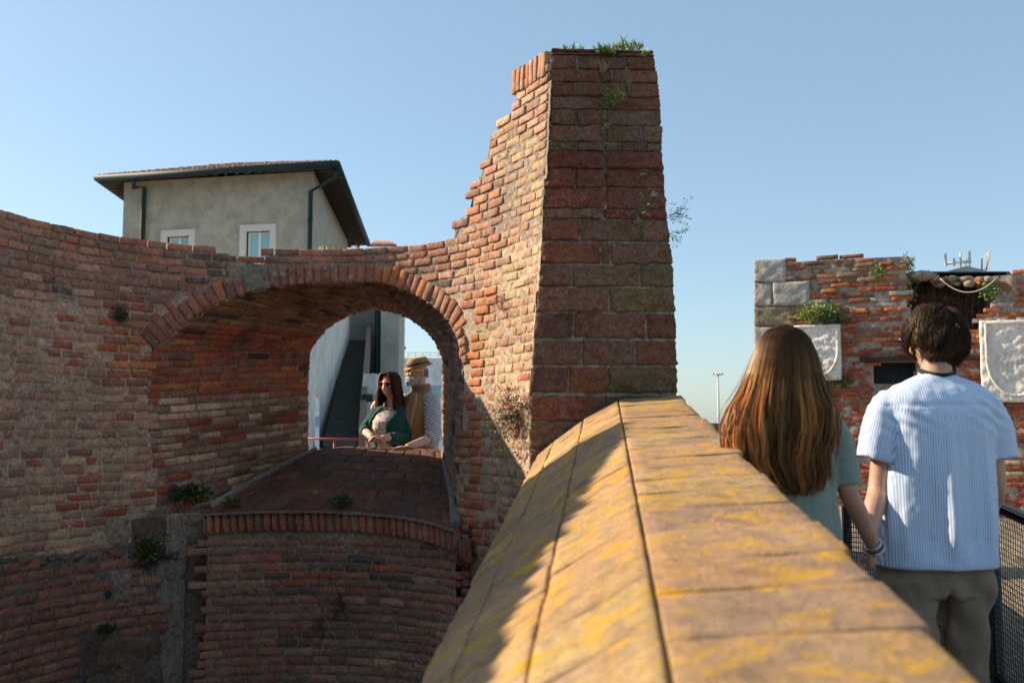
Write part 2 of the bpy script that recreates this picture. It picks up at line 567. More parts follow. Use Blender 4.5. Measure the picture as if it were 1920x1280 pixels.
def wall_col(s, z):
    p, n = W(s, z); x, y = proj(*p)
    yt = lerpl(x, [(t[0], t[1]) for t in TOP if t[0] < 840])
    ch = .003
    if x > 845:
        if x + (y - 400) * -.12 < 935 and y < 500:
            return pick([(5, (.42, .20, .12)), (1.5, (.42, .17, .09)), (1.5, (.33, .18, .13)), (1, BROWN)]), 1.1, .0
        if 868 < x < 900 and y > 540: return pick([(5, ORANGE), (2, RED)]), 1.2, .0
        if 880 < x < 925 and 540 < y < 590: return pick([(5, ORANGE)]), 1.2, 0
        if y < 250: return pick([(4, (.42, .21, .12)), (2, PINK), (1, BUFF)]), 1.1, 0
        if y > 690 and x > 885: return pick([(4, MAUVE), (2, (.44, .28, .18)), (2, BUFF), (.6, RED), (1, BROWN)]), .25, .013
        return pick([(4, (.46, .29, .17)), (3, (.44, .24, .15)), (1.6, (.47, .33, .17)), (2, (.33, .19, .14)), (.8, BROWN)]), .5, .010
    if y - yt < 34 + 45 * max(0, 1 - x / 300) + 30 * (x > 320):
        if 340 < x < 470 and nz(x * .02, y * .05, 3) > -.1 and y - yt > 12: return pick([(3, DARK), (1, BROWN), (1.3, RED)]), 1.1, 0
        return pick([(4, (.42, .18, .115)), (2, BROWN), (1.5, (.44, .15, .08)), (1, (.24, .15, .09))]), 1.2, 0
    if x > 200 and 560 < y < 720 and x < 300: return pick([(5, RED), (2, BROWN), (1, ORANGE)]), 1.15, 0
    if 560 > y: return pick([(4, (.30, .15, .11)), (3, BROWN), (2, PINK), (1, DARK)]), 1.0, .002
    if 850 < y < 1050: return pick([(4, BUFF), (3, MAUVE), (2, (.40, .24, .15)), (.5, YEL), (1.4, RED), (1, BROWN)]), .75, .005
    er = nz(x * .012, y * .02, 9) > -.05
    return pick([(5, PINK), (3, (.46, .27, .17)), (2, MAUVE), (1.5, BROWN), (1, BUFF), (.5, RED)]), (.3 if er else .7), (.013 if er else .005)

TOPS = 1.38
def top_z(s):
    """height of the top of the wall outside the frame to the left"""
    p, _ = W(s, 0)
    return lerpl(-p.y, [(-6.2, 1.28), (-5.65, 1.31), (-5.6, 2.12), (-4.9, 1.97), (-4.3, 1.74), (-3.7, 1.52), (-3.1, 1.28), (-2.2, 1.0), (0, .9)])
S_EDGE = s_of(2)
def wall_test(s, z):
    if s < -.1 or s > SMAX: return False
    if s > S_EDGE:
        return z < top_z(s) + .03 * nz(s * 4, 1, 1)
    p, n = W(s, z); x, y = proj(*p)
    if not inpoly(x, y, OUTL): return False
    if inpoly(x, y, HOLE) : return False
    if inpoly(x, y, GAP_STUCCO) or inpoly(x, y, LOWLEFT) or inpoly(x, y, UNDER): return False
    if 857 < x < 900 and y > 1045: return False
    return True
def mort_test(s, z):
    if s < -.1 or s > SMAX: return False
    if s > S_EDGE: return z < top_z(s) - .01
    p, n = W(s, z); x, y = proj(*p)
    if x > lerpl(y, PL) - 2: return False
    if not inpoly(x, y + -9, OUTL): return False
    if inpoly(x, y, HOLE) and not inpoly(x, y, [(a, b) for a, b in INTR] + [(600, 1001)]): return True
    return not inpoly(x, y, HOLE)
def mort_col(s, z):
    p, n = W(s, z); x, y = proj(*p)
    if x > 860: return (.50, .39, .275) if y > 450 else (.32, .26, .20)
    if y < 560: return (.34, .26, .19)
    if y > 1030: return (.30, .25, .19)
    return (.55, .40, .285)

def ulo_wall(z):
    lo, hi = .0, .9
    for _ in range(22):
        m_ = (lo + hi) / 2
        x, y = proj(*W(m_, z)[0])
        if x > lerpl(y, PL) - 5: lo = m_
        else: hi = m_
    return hi
PL = [(91, 1035), (250, 1030), (400, 1020), (520, 1012), (680, 1000), (745, 996), (1000, 992), (1500, 985)]
round_wall = thing('round_brick_wall', (-1.2, 7.2, -2.6), 'curved old brick wall with an arched opening and stepped broken top', 'wall')
mb = MB()
rows_of_bricks(mb, W, .05, SMAX - .05, -2.6, 2.5, wall_test, wall_col, wav=.007, ulo=ulo_wall)
sheet(mb, W, .10, SMAX, -2.6, 2.45, mort_test, mort_col, .035)
# loose stub bricks standing on the rubble-line: top course left of the arch
mb.build('wall_face', [M['brick_buff'], M['mortar']], round_wall)

# core: back skin and top of the wall
def thick(s):
    x = proj(*W(s, 0)[0])[0]
    return lerpl(x, [(-400, .6), (150, .8), (300, 1.3), (500, 1.36), (830, 1.3), (870, 1.0), (930, .62), (1040, .6)]) if s < S_EDGE else .6
def top_of(s):
    if s > S_EDGE: return top_z(s) - .03
    x0 = proj(*W(s, 1.2)[0])[0]
    best = 1.2
    z = -0.5
    while z < 2.5:
        p, _ = W(s, z); x, y = proj(*p)
        if inpoly(x, y - 10, OUTL): best = z
        z += .03
    return best
mb = MB()
HB = [(562, 900), (562, 675), (574, 630), (606, 594), (645, 575), (680, 566), (722, 565), (755, 571), (790, 586), (820, 612), (840, 640), (850, 670), (850, 900)]
cols_ = [(s, thick(s), top_of(s)) for s in np.arange(.44, SMAX, .08)]
zs = [-2.6 + .06 * k for k in range(90)]
for (s, t, zt), (s2, t2, zt2) in zip(cols_, cols_[1:]):
    def B(s_, t_, z): 
        p, n = W(s_, z); return p - n * t_
    for z in zs:
        if z > min(zt, zt2): break
        z2 = min(z + .06, max(zt, zt2))
        c = (B(s, t, z) + B(s2, t2, z2)) / 2
        x, y = proj(*c)
        if c.y > 7 and inpoly(x, y, HB): continue
        za, zb = min(z, zt), min(z, zt2); zc, zd = min(z + .06, zt), min(z + .06, zt2)
        mb.quad(B(s, t, za), B(s2, t2, zb), B(s2, t2, zd), B(s, t, zc), 0, jit((.34, .2, .14), .1))
    f1, f2 = W(s, zt)[0], W(s2, zt2)[0]
    mb.quad(f1, f2, B(s2, t2, zt2), B(s, t, zt), 0, jit((.3, .22, .16), .1))
mb.build('wall_core', M['brick'], round_wall)

# soldier course crowning the stepped part
SC = [SZ(968, 132), SZ(997, 116), SZ(1019, 99), SZ(1037, 90)]
mb = MB()
s_hi = SC[0][0]; s_lo = ulo_wall(2.36) + .01
s = s_lo
while s < s_hi:
    zt = lerpl(s, sorted([(a, b) for a, b in SC])) + rnd(-.006, .006)
    w = rnd(.036, .046)
    block(mb, W, ((s, zt - .155), (s + w, zt - .155), (s + w, zt), (s, zt)), rnd(.014, .022), 1, 3, .002, pick([(4, (.42, .22, .13)), (2, ORANGE), (1, PINK)]), 0, .02, .005)
    s += w + rnd(.006, .010)
mb.build('soldier_course', [M['brick_buff']], round_wall)

# arch ring
def sz_line(pts): return [SZ(*p) for p in pts]
intr = sz_line([p for p in INTR if p[1] < 720 and p[0] > 280])
def walk(pts, step):
    out = []; acc = 0; nxt = 0
    for a, b in zip(pts, pts[1:]):
        L = math.hypot(b[0] - a[0], b[1] - a[1])
        while nxt <= acc + L:
            t = (nxt - acc) / L
            d = ((b[0] - a[0]) / L, (b[1] - a[1]) / L)
            out.append((a[0] + (b[0] - a[0]) * t, a[1] + (b[1] - a[1]) * t, d[0], d[1]))
            nxt += step() if callable(step) else step
        acc += L
    return out
def smooth_pts(pts, k=2):
    for _ in range(k):
        q = [pts[0]]
        for a, b in zip(pts, pts[1:]):
            q += [tuple(a[i] * .75 + b[i] * .25 for i in range(len(a))), tuple(a[i] * .25 + b[i] * .75 for i in range(len(a)))]
        pts = q + [pts[-1]]
    return pts
mb = MB()
ip = smooth_pts(intr)
ws = walk(ip, lambda: rnd(.058, .070))
for (s0, z0, d0, d1), (s1, z1, e0, e1) in zip(ws, ws[1:]):
    x, y = proj(*W(s0, z0)[0])
    if 446 < x < 500: continue
    # outward = away from opening centre; ring runs left -> right so s decreases
    n0 = (-d1, d0); n1 = (-e1, e0)
    if n0[1] < 0 and abs(d0) > .3: n0 = (d1, -d0)
    if n1[1] < 0 and abs(e0) > .3: n1 = (e1, -e0)
    cx, cz = SZ(600, 640)
    if n0[0] * (s0 - cx) + n0[1] * (z0 - cz) < 0: n0 = (-n0[0], -n0[1])
    if n1[0] * (s1 - cx) + n1[1] * (z1 - cz) < 0: n1 = (-n1[0], -n1[1])
    L1 = rnd(.118, .135) if x > 500 else rnd(.11, .15)
    if x < 350: L1 = rnd(.13, .20)
    if x > 855 and y > 600: L1 = rnd(.05, .10)
    g = .10
    a = (s0 + (s1 - s0) * g, z0 + (z1 - z0) * g); b = (s0 + (s1 - s0) * (1 - g), z0 + (z1 - z0) * (1 - g))
    k = 1.10
    c = (b[0] + n1[0] * L1 + (b[0] - a[0]) * .05, b[1] + n1[1] * L1); d = (a[0] + n0[0] * L1, a[1] + n0[1] * L1)
    if x < 700: col = pick([(4, (.29, .115, .075)), (2, (.35, .125, .07)), (.7, (.16, .09, .07)), (1.2 if x > 390 and x < 450 else .05, (.48, .15, .055))])
    else: col = pick([(3, (.36, .16, .10)), (3, ORANGE), (1, BROWN)])
    block(mb, W, (a, b, c, d), rnd(.012, .022), 2, 4, .003, col, 0, .05, .006, .003 if x < 800 else .008)
mb.build('arch_ring', [M['brick_buff']], round_wall)
# rough grey stone set in the ring
mb = MB()
q = [SZ(458, 549), SZ(498, 541), SZ(486, 500), SZ(452, 500)]
block(mb, W, q, .012, 8, 8, .006, (.30, .28, .22), 0, .05, .010, .008, 16)
mb.build('grey_stone', [M['quoin']], round_wall)

# ------------------------------------------------------------------ splayed vault through the wall
FR = [(300, 985), (293, 900), (285, 850), (278, 760), (277, 700), (286, 655), (310, 632), (340, 612), (370, 590), (406, 568), (458, 552), (502, 540),
      (554, 533), (610, 530), (680, 529), (720, 530), (748, 540), (776, 551), (804, 566), (833, 586), (849, 604), (860, 630),
      (867, 665), (870, 700), (868, 780), (862, 840), (856, 920), (855, 1000)]
BK = [(577, 880), (578, 850), (578, 810), (578, 740), (579, 690), (582, 658), (590, 645), (600, 633), (610, 621), (622, 610), (638, 600), (652, 593),
      (668, 587), (682, 583), (700, 581), (719, 582), (735, 585), (752, 591), (768, 598), (784, 609), (798, 620), (810, 633),
      (821, 650), (828, 672), (829, 740), (829, 790), (829, 840), (829, 880)]
DBK = 8.45
def front_pt(px, py):
    s, z = SZ(px, py); return W(s, z)[0]
Fp = [front_pt(*p) for p in FR]
Bp = [Q(px, py, DBK) for px, py in BK]
mid = [(a + b) / 2 for a, b in zip(Fp, Bp)]
al = [0]
for a, b in zip(mid, mid[1:]): al.append(al[-1] + (b - a).length * 1.12)
VT = al[-1]
VD = 1.5
FA = np.array([p[:] for p in Fp]); BA = np.array([p[:] for p in Bp]); AL = np.array(al)
tt = np.arange(-.1, VT + .1, .01)
def smo(A):
    r = [np.interp(tt, AL, A[:, k]) for k in range(3)]
    kk = np.hanning(17); kk /= kk.sum()
    return np.array([np.convolve(np.pad(x, 8, 'edge'), kk, 'valid') for x in r]).T
FS, BS = smo(FA), smo(BA)
def Vraw(w, t):
    f = (t + .1) / .01; i = max(0, min(len(tt) - 2, int(f))); f = max(0, min(1, f - i))
    a = FS[i] + (FS[i + 1] - FS[i]) * f; b = BS[i] + (BS[i + 1] - BS[i]) * f
    k = w / VD
    bow = -.06 * math.sin(math.pi * min(1, max(0, k)))
    return Vector(a * (1 - k) + b * k) 
def V(w, t):
    p = Vraw(w, t)
    du = Vraw(w + .02, t) - p; dt = Vraw(w, t + .02) - p
    n = dt.cross(du)
    n = n.normalized() if n.length > 1e-9 else Vector((0, -1, 0))
    return p, n
# make sure normals point into the opening
_p, _n = V(.7, VT * .5)
VSG = 1 if _n.z < 0 else -1
def VV(w, t):
    p, n = V(w, t); return p, n * VSG
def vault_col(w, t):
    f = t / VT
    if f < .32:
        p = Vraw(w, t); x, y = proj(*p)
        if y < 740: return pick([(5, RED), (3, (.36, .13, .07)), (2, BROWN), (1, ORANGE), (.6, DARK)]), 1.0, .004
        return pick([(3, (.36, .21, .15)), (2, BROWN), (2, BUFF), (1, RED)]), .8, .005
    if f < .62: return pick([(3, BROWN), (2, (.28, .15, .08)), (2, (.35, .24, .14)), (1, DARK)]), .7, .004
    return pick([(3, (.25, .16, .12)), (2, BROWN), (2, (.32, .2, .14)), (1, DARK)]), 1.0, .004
mb = MB()
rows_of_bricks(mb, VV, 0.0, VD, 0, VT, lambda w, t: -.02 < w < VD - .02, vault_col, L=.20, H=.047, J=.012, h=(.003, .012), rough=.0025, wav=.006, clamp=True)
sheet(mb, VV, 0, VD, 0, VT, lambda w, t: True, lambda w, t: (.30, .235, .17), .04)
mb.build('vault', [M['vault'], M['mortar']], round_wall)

# ------------------------------------------------------------------ sill: sloping tiles, brick-on-edge rim, wall below
SF = [(385, 962, 6.85), (450, 958, 6.92), (520, 956, 6.96), (603, 956, 6.97), (680, 959, 6.93), (740, 964, 6.86), (800, 974, 6.72), (853, 992, 6.55)]
SBK = [(560, 868, 8.0), (600, 842, 8.5), (650, 838, 8.5), (700, 839, 8.5), (740, 840, 8.5), (775, 841, 8.5), (805, 842, 8.5), (829, 846, 8.5)]
SFp = np.array([Q(*a)[:] for a in SF]); SBp = np.array([Q(*a)[:] for a in SBK])
def sill_raw(u, v):
    k = min(1, max(0, u)) * (len(SF) - 1); i = min(len(SF) - 2, int(k)); k -= i
    a = SFp[i] * (1 - k) + SFp[i + 1] * k; b = SBp[i] * (1 - k) + SBp[i + 1] * k
    p = Vector(a * (1 - v) + b * v)
    p.z += .02 * math.sin(math.pi * min(1, max(0, v)))
    return p
def SLs(u, v):   # u,v in metres
    U, V_ = u / 1.75, v / 1.6
    p = sill_raw(U, V_)
    du = sill_raw(U + .02, V_) - sill_raw(U - .02, V_); dv = sill_raw(U, V_ + .02) - sill_raw(U, V_ - .02)
    n = du.cross(dv).normalized()
    if n.z < 0: n = -n
    return p, n
mb = MB()
v = .01; k = 0
while v < 1.55:
    hh = rnd(.19, .23)
    u = -.15 + rnd(-.03, .05) * 1 + (k % 2) * .10
    while u < 1.75:
        l = rnd(.19, .225)
        a0, a1 = max(u, 0), min(u + l, 1.748)
        if a1 - a0 > .03:
            c = pick([(4, (.27, .105, .065)), (3, (.22, .10, .065)), (1, (.34, .14, .07)), (1, (.15, .10, .07))])
            block(mb, SLs, ((a0, v), (a1, v), (a1, min(v + hh, 1.6)), (a0, min(v + hh, 1.6))), rnd(.004, .011), 4, 4, .002, c, 0, .03, .006)
        u += l + .010
    v += hh + .008; k += 1
sheet(mb, SLs, -.03, 1.78, -.05, 1.62, lambda u, v: True, lambda u, v: (.20, .17, .13), .05, .003, 1, -.004)
mb.build('sill_tiles', [M['stone'], M['mortar']], round_wall)
# mortar fillets where the sill meets the jambs
mb = MB()
fl = [Q(398, 950, 6.95), Q(450, 918, 7.35), Q(510, 884, 7.8), Q(560, 858, 8.2), Q(592, 842, 8.45)]
mb.tube(fl, [.04, .034, .034, .03, .025], 8, 0, (.28, .25, .20), True, (1, .6))
fr_ = [Q(856, 985, 6.6), Q(850, 930, 7.1), Q(838, 880, 7.8), Q(830, 848, 8.45)]
mb.tube(fr_, [.04, .035, .03, .02], 8, 0, (.25, .24, .21))
mb.build('sill_fillet', M['mortar'], round_wall)
# back ledge (top of the rear parapet in the opening)
mb = MB()
for i in range(9):
    x0, x1 = 598 + i * 26, 598 + i * 26 + 25
    a = Q(x0, 846, 8.5); b = Q(x1, 846, 8.5)
    c = (a + b) / 2 + Vector((0, .03, -.028))
    mb.box(c, ((b - a).x, .13, .075), 0, pick([(3, (.36, .2, .12)), (2, BROWN)]), bev=.008)
mb.build('sill_back_edge', M['brick_buff'], round_wall)
# brick-on-edge rim
RIM = [Q(a, b, c) for a, b, c in SF]
RIMA = np.array([p[:] for p in RIM]); rl = np.concatenate([[0], np.cumsum(np.linalg.norm(RIMA[1:] - RIMA[:-1], axis=1))])
def rim(s):
    return Vector([np.interp(s, rl, RIMA[:, k]) for k in range(3)])
mb = MB()
s = 0.0
while s < rl[-1] - .02:
    w = rnd(.040, .052)
    p = rim(s + w / 2); t = (rim(s + w + .05) - rim(s - .05)); t.z = 0; t.normalize()
    nn = Vector((t.y, -t.x, 0))
    if nn.y > 0: nn = -nn
    Mx = Matrix((t, -nn, Vector((0, 0, 1)))).transposed()
    skew = Matrix.Rotation(rnd(-.02, .02), 3, 'Z')
    c = p + nn * (-.045) + Vector((0, 0, -.07 + rnd(-.004, .004)))
    i0 = len(mb.v)
    mb.box(c, (w, .125 + rnd(-.01, .01), .148), 0, pick([(4, (.36, .11, .065)), (3, (.42, .13, .07)), (1, BROWN)]), Mx @ skew, .009)
    # slope the top towards the back
    for q_ in range(i0, len(mb.v)):
        vv = Vector(mb.v[q_]); d = (vv - c).dot(nn)
        if vv.z > c.z: 
            mb.v[q_] = (vv.x, vv.y, vv.z - d * .25)
    # second, flat-laid header behind the rim brick
    c2 = c - nn * .135 + Vector((0, 0, .048))
    mb.box(c2, (w, .13, .10), 0, pick([(4, (.20, .085, .06)), (2, BROWN)]), Mx, .008)
    mb.box(c - nn * -.0 + Vector((0, 0, -.022)) - nn * .012, (w + .02, .115, .105), 1, (.36, .30, .22), Mx)
    s += w + rnd(.008, .013)
pend = Q(872, 1035, 6.5)
mb.box(pend + Vector((-.005, .06, .0)), (.10, .16, .15), 0, (.22, .075, .05), None, .012)
mb.build('sill_rim', [M['brick'], M['mortar']], round_wall)
# wall below the sill (stands forward of the round wall)
def U_(s, z):
    p = rim(s); t = rim(s + .08) - rim(s - .08)
    if s < .1: t = rim(.2) - rim(0)
    if s > rl[-1] - .1: t = rim(rl[-1]) - rim(rl[-1] - .15)
    t.z = 0; t.normalize(); n = Vector((t.y, -t.x, 0))
    if n.y > 0: n = -n
    ext = 0
    if s < 0: p = p + t * s
    if s > rl[-1]: p = p + t * (s - rl[-1])
    return Vector((p.x, p.y, z)) - n * .012, n
def u_top(s): return rim(min(max(s, 0), rl[-1])).z - .148
teeth = {}
def u_test(s, z):
    k = int(z / .058)
    if k not in teeth: teeth[k] = rnd(-.13, .02) - .02
    return s > teeth[k] + .03 and s < rl[-1] + .01 and z < u_top(s) - .02
def u_col(s, z):
    p, n = U_(s, z); x, y = proj(*p)
    if y > 1150 and x > 520 + (1280 - y): return pick([(3, (.25, .17, .12)), (3, MAUVE), (2, BROWN), (1, BUFF)]), .8, .006
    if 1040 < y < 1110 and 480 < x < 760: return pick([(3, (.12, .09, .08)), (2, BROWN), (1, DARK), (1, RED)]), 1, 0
    return pick([(4, (.30, .13, .095)), (3, (.24, .115, .085)), (2, BROWN), (1.5, MAUVE), (.6, DARK)]), .9, .002
mb = MB()
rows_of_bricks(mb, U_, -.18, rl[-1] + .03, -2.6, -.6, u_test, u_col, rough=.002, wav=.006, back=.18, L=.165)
sheet(mb, U_, .02, rl[-1] + .0, -2.6, -.66, lambda s, z: z < u_top(s) + .05, lambda s, z: (.29, .24, .18), .035, .004)
# return face on the right
for z in [-2.6 + .058 * k for k in range(34)]:
    p, n = U_(rl[-1] - .01, z); 
    mb.box(p - n * .10 + Vector((0, .04, .025)), (.05, .22, .046), 0, jit(BROWN), None, .006)
mb.build('wall_below_sill', [M['brick'], M['mortar']], round_wall)

# stepped lower left wall, neater dark red brick
def LL(s, z):
    p, n = W(s, z); return p + n * (.07), n
def ll_test(s, z):
    p, n = LL(s, z); x, y = proj(*p)
    if s > S_EDGE + .2: return z < -.95
    return inpoly(x, y, LOWLEFT) and not inpoly(x, y, [(140, 1195), (300, 1180), (300, 1300), (140, 1300)]) and not inpoly(x, y, [(196, 1070), (235, 1075), (225, 1128), (196, 1125)])
mb = MB()
sa = s_of(300)
def ll_col(s, z): return pick([(5, (.30, .115, .075)), (3, (.24, .095, .065)), (2, (.34, .17, .11)), (1, BROWN)]), 1.0, .001
rows_of_bricks(mb, LL, sa - .05, S_EDGE + 1.4, -2.6, -.7, ll_test, ll_col, L=.165, H=.052, J=.013, back=.10, rough=.002)
def ll_m(s, z):
    p, n = LL(s, z); x, y = proj(*p)
    return (inpoly(x, y, LOWLEFT) if s < S_EDGE + .2 else z < -.97)
sheet(mb, LL, sa - .02, S_EDGE + 1.4, -2.6, -.7, ll_m, lambda s, z: (.20, .18, .155), .035, .004)
mb.build('lower_wall_face', [M['brick'], M['mortar']], round_wall)
# render patches and set stones among the lower courses
mb = MB()
def stone_px(mb, quad, h, c, r=.02, rough=.006, n=8, chip=.01, P_=LL, dh=.3):
    q = []
    for (x, y) in quad: q.append(SZ(x, y))
    block(mb, P_, q, h, n, n, rough, c, 0, .12, r, chip, 12)
stone_px(mb, [(300, 1290), (145, 1290), (148, 1195), (292, 1185)], .02, (.20, .15, .105), rough=.012, chip=.03)
stone_px(mb, [(310, 1050), (246, 1050), (247, 972), (312, 968)], .03, (.20, .155, .11), P_=W, rough=.010)
stone_px(mb, [(236, 1128), (200, 1124), (196, 1068), (240, 1072)], .02, (.32, .27, .21))
stone_px(mb, [(246, 1030), (195, 1026), (196, 964), (246, 966)], .012, (.40, .32, .24), P_=W, r=.03)
stone_px(mb, [(385, 1010), (312, 1050), (313, 968), (385, 955)], .015, (.38, .31, .23), P_=W, r=.03, rough=.012)
mb.build('patch_stone', [M['mortar']], round_wall)
mb = MB()
def ch_col(s, z): return (.40, .33, .25)
sheet(mb, Wout(.03), s_of(352), s_of(296), -2.6, -.75, lambda s, z: True, ch_col, .025, .014, 0, 0, 7)
sheet(mb, Wout(.012), s_of(898), s_of(852), -2.6, -.86, lambda s, z: True, lambda s, z: (.46, .38, .29), .025, .010, 0, 0, 9)
mb.build('render_patch', [M['mortar']], round_wall)
# heaped earth on the offset of the lower wall
mb = MB()
for i in range(110):
    x = rnd(0, 330); y = lerpl(x, [(0, 1056), (120, 1046), (235, 1028), (330, 1040)]) + rnd(-6, 6)
    s, z = SZ(x, y); p, n = W(s, z)
    r_ = rnd(.018, .045)
    mb.ball(p + n * rnd(-.01, .06), (r_, r_, r_ * .6), 0, jit((.20, .15, .11), .25), 8, 6, None, lambda d: 1 + .35 * nz(d.x * 2 + i, d.y * 2, d.z * 2))
mb.build('earth_ledge', [M['mortar']], round_wall)

# ------------------------------------------------------------------ stone pillar
pillar = thing('stone_pillar', (.6, 6.2, -1.0), 'tall tapering red sandstone pillar topped with grass beside the parapet', 'pillar')
PL = [(91, 1035), (250, 1030), (400, 1020), (520, 1012), (680, 1000), (745, 996), (1000, 992), (1500, 985)]
PR = [(91, 1224), (141, 1232), (194, 1238), (291, 1241), (357, 1247), (435, 1253), (506, 1262), (631, 1268), (744, 1270), (1000, 1275), (1500, 1282)]
YP = 5.85
def z_of(py): return Q(1100, py, YP).z
ZPY = [(z_of(py), py) for py in range(1500, 60, -5)]
def PF(u, z):
    py = lerpl(z, ZPY)
    xl = Q(lerpl(py, PL), py, YP).x; xr = Q(lerpl(py, PR), py, YP).x
    return Vector((xl + (xr - xl) * u, YP + .03 * u, z)), Vector((.02, -1, 0)).normalized()
ROWS = [(91, 98, []), (99, 105, [.62]), (105, 130, [.25, .72]), (130, 155, [.46, .58]), (155, 182, [.23, .70]), (182, 206, [.46, .54]), (206, 236, [.24, .5]),
        (236, 267, [.5, .83]), (267, 284, [.24, .5, .64, .86]), (284, 317, [.5]), (317, 352, [.25, .5]), (352, 391, [.5]),
        (391, 411, [.22, .47, .77]), (413, 452, [.30, .78]), (455, 494, [.46, .53]), (497, 537, [.24, .75]), (539, 584, [.52]),
        (587, 634, [.27, .79]), (638, 684, [.33, .71]), (688, 736, [.25, .52]), (741, 790, [.5]), (793, 838, [.3, .7])]
y = 840
while y < 1450:
    ROWS.append((y, y + 48, [rnd(.25, .4), rnd(.6, .8)])); y += 51
mb = MB()
SRED = (.33, .105, .062); SBR = (.33, .18, .115); SOL = (.26, .19, .085); SDK = (.20, .10, .07)
for k, (ya, yb, cuts) in enumerate(ROWS):
    z1, z0 = z_of(ya + 1.0), z_of(yb - 1.0)
    us = [0] + cuts + [1]
    for i, (ua, ub) in enumerate(zip(us, us[1:])):
        if k < 6: c = pick([(3, (.32, .125, .075)), (2, SBR), (1, SRED)])
        elif k in (6, 7, 8): c = pick([(2, SBR), (2, SOL)]) if ua < .5 else pick([(3, (.27, .17, .11))])
        else: c = pick([(4, SRED), (3, SBR), (1, SDK)])
        if k in (15, 16, 19) and ub > .6: c = pick([(3, SOL), (1, SBR)])
        g = .009
        w_ = .62 + .012 * k
        a = ua + (g / w_ * .8 if i else -.004); b = ub - (g / w_ * .8 if i < len(us) - 2 else -.004)
        ru, rv = rnd(-.004, .004), rnd(-.003, .003)
        # quad corners in (u,z): block() measures in the same units, u is a fraction so scale radius by hand
        nxx = max(8, int((b - a) * 44))
        def PFm(u, z, _w=w_): return PF(u / _w, z)
        block(mb, PFm, ((a * w_ + ru, z0 + rv), (b * w_ + ru * .3, z0 - rv * .4), (b * w_ - ru, z1 + rv * .5), (a * w_, z1)), rnd(.014, .030), nxx, 9,
              .005 if k < 6 else .0085, c, 0, .06, .008, .005 if k < 6 else .010, 13)
def PFs(u, z): return PF(u / .8, z)
sheet(mb, PFs, 0, .8, z_of(1450), z_of(94), lambda u, v: True, lambda u, v: (.36, .32, .26), .03, .004, 1, -.002)
mb.build('front_face', [M['stone'], M['mortar']], pillar)
# body behind the face: sides and top
mb = MB()
lv = [94, 150, 200, 250, 300, 350, 400, 450, 500, 550, 600, 650, 700, 750, 850, 1000, 1200, 1450]
for a, b in zip(lv, lv[1:]):
    za, zb = z_of(a), z_of(b)
    nrow = max(1, int((za - zb) / .058))
    for r_ in range(nrow):
        z0 = zb + (za - zb) * r_ / nrow; z1 = zb + (za - zb) * (r_ + 1) / nrow - .010
        for side in (1, 0):
            e0 = PF(side, (z0 + z1) / 2)[0]
            yy = 0.012
            while yy < .72:
                l = rnd(.12, .24)
                l = min(l, .74 - yy)
                cx = e0.x + (-.03 if side else .03) + rnd(-.003, .003)
                mb.box((cx, YP + .02 + yy + l / 2, (z0 + z1) / 2), (.06, l - .01, z1 - z0), 0,
                       pick([(3, (.26, .13, .09)), (2, BROWN), (1, SRED)]), None, .006)
                yy += l
    e0l, e0r = PF(0, za)[0], PF(1, za)[0]; e1l, e1r = PF(0, zb)[0], PF(1, zb)[0]
    i_ = .02
    A = [Vector((e0l.x + i_, YP + .03, za)), Vector((e0r.x - i_, YP + .05, za)), Vector((e0r.x - i_, YP + .74, za)), Vector((e0l.x + i_, YP + .74, za))]
    Bq = [Vector((e1l.x + i_, YP + .03, zb)), Vector((e1r.x - i_, YP + .05, zb)), Vector((e1r.x - i_, YP + .74, zb)), Vector((e1l.x + i_, YP + .74, zb))]
    for q in range(4):
        mb.quad(Bq[q], Bq[(q + 1) % 4], A[(q + 1) % 4], A[q], 1, (.3, .25, .2))
    if a == 94: mb.quad(A[0], A[1], A[2], A[3], 1, (.2, .15, .1))
mb.build('pillar_body', [M['stone'], M['mortar']], pillar)

# ------------------------------------------------------------------ parapet and its coping
DV = Vector((.093, 1, .102))
OFF = [(.438, -.4225), (.078, -.444), (-.125, -.555), (-.295, -.68), (-.395, -.765)]
parapet = thing('parapet', (.3, 2.5, -1.4), 'thick sloping parapet with yellow lichened brick coping in the foreground', 'parapet')
side = DV.cross(Vector((0, 0, 1))).normalized()      # to the right
up = side.cross(DV).normalized()
pr = [Vector((a, 0, b)) for a, b in OFF]
pl_ = [0]
for a, b in zip(pr, pr[1:]): pl_.append(pl_[-1] + (b - a).length)
def CO(c, q):
    """c = metres across from the right edge, q = metres along"""
    i = 0
    while i < len(pr) - 2 and c > pl_[i + 1]: i += 1
    k = (c - pl_[i]) / (pl_[i + 1] - pl_[i])
    p = pr[i] + (pr[i + 1] - pr[i]) * k
    e = pr[i + 1] - pr[i]
    # blend the normal between neighbouring panels for a softly rounded section
    n = Vector((-e.z, 0, e.x)).normalized()
    if n.z < 0: n = -n
    p = p + DV * q
    n = (n - DV * n.dot(DV) / DV.length_squared).normalized()
    return p, n
mb = MB()
CB = [(.42, .25, .105), (.40, .225, .10), (.35, .205, .115), (.44, .28, .115)]
for i in range(4):
    q = -1.2 + rnd(0, .1)
    while q < 5.84:
        l = rnd(.205, .265)
        q2 = min(q + l, 5.845)
        a, b = pl_[i] + .002, pl_[i + 1] - .005
        if i == 0: a -= rnd(.0, .018)
        w = b - a
        fine = q2 > .6
        cj = rnd(-.006, .006)
        col = jit(random.choice(CB), .10)
        e = .0007
        block(mb, CO, ((a, q + e), (b, q + e + cj), (b, q2 - e + cj), (a, q2 - e)), rnd(.004, .009), 10 if fine else 4, 8 if fine else 3,
              .0011, col, 0, .09 if i == 0 else .05, .0045, .004, 9)
        q = q2
def co_m(c, q): return True
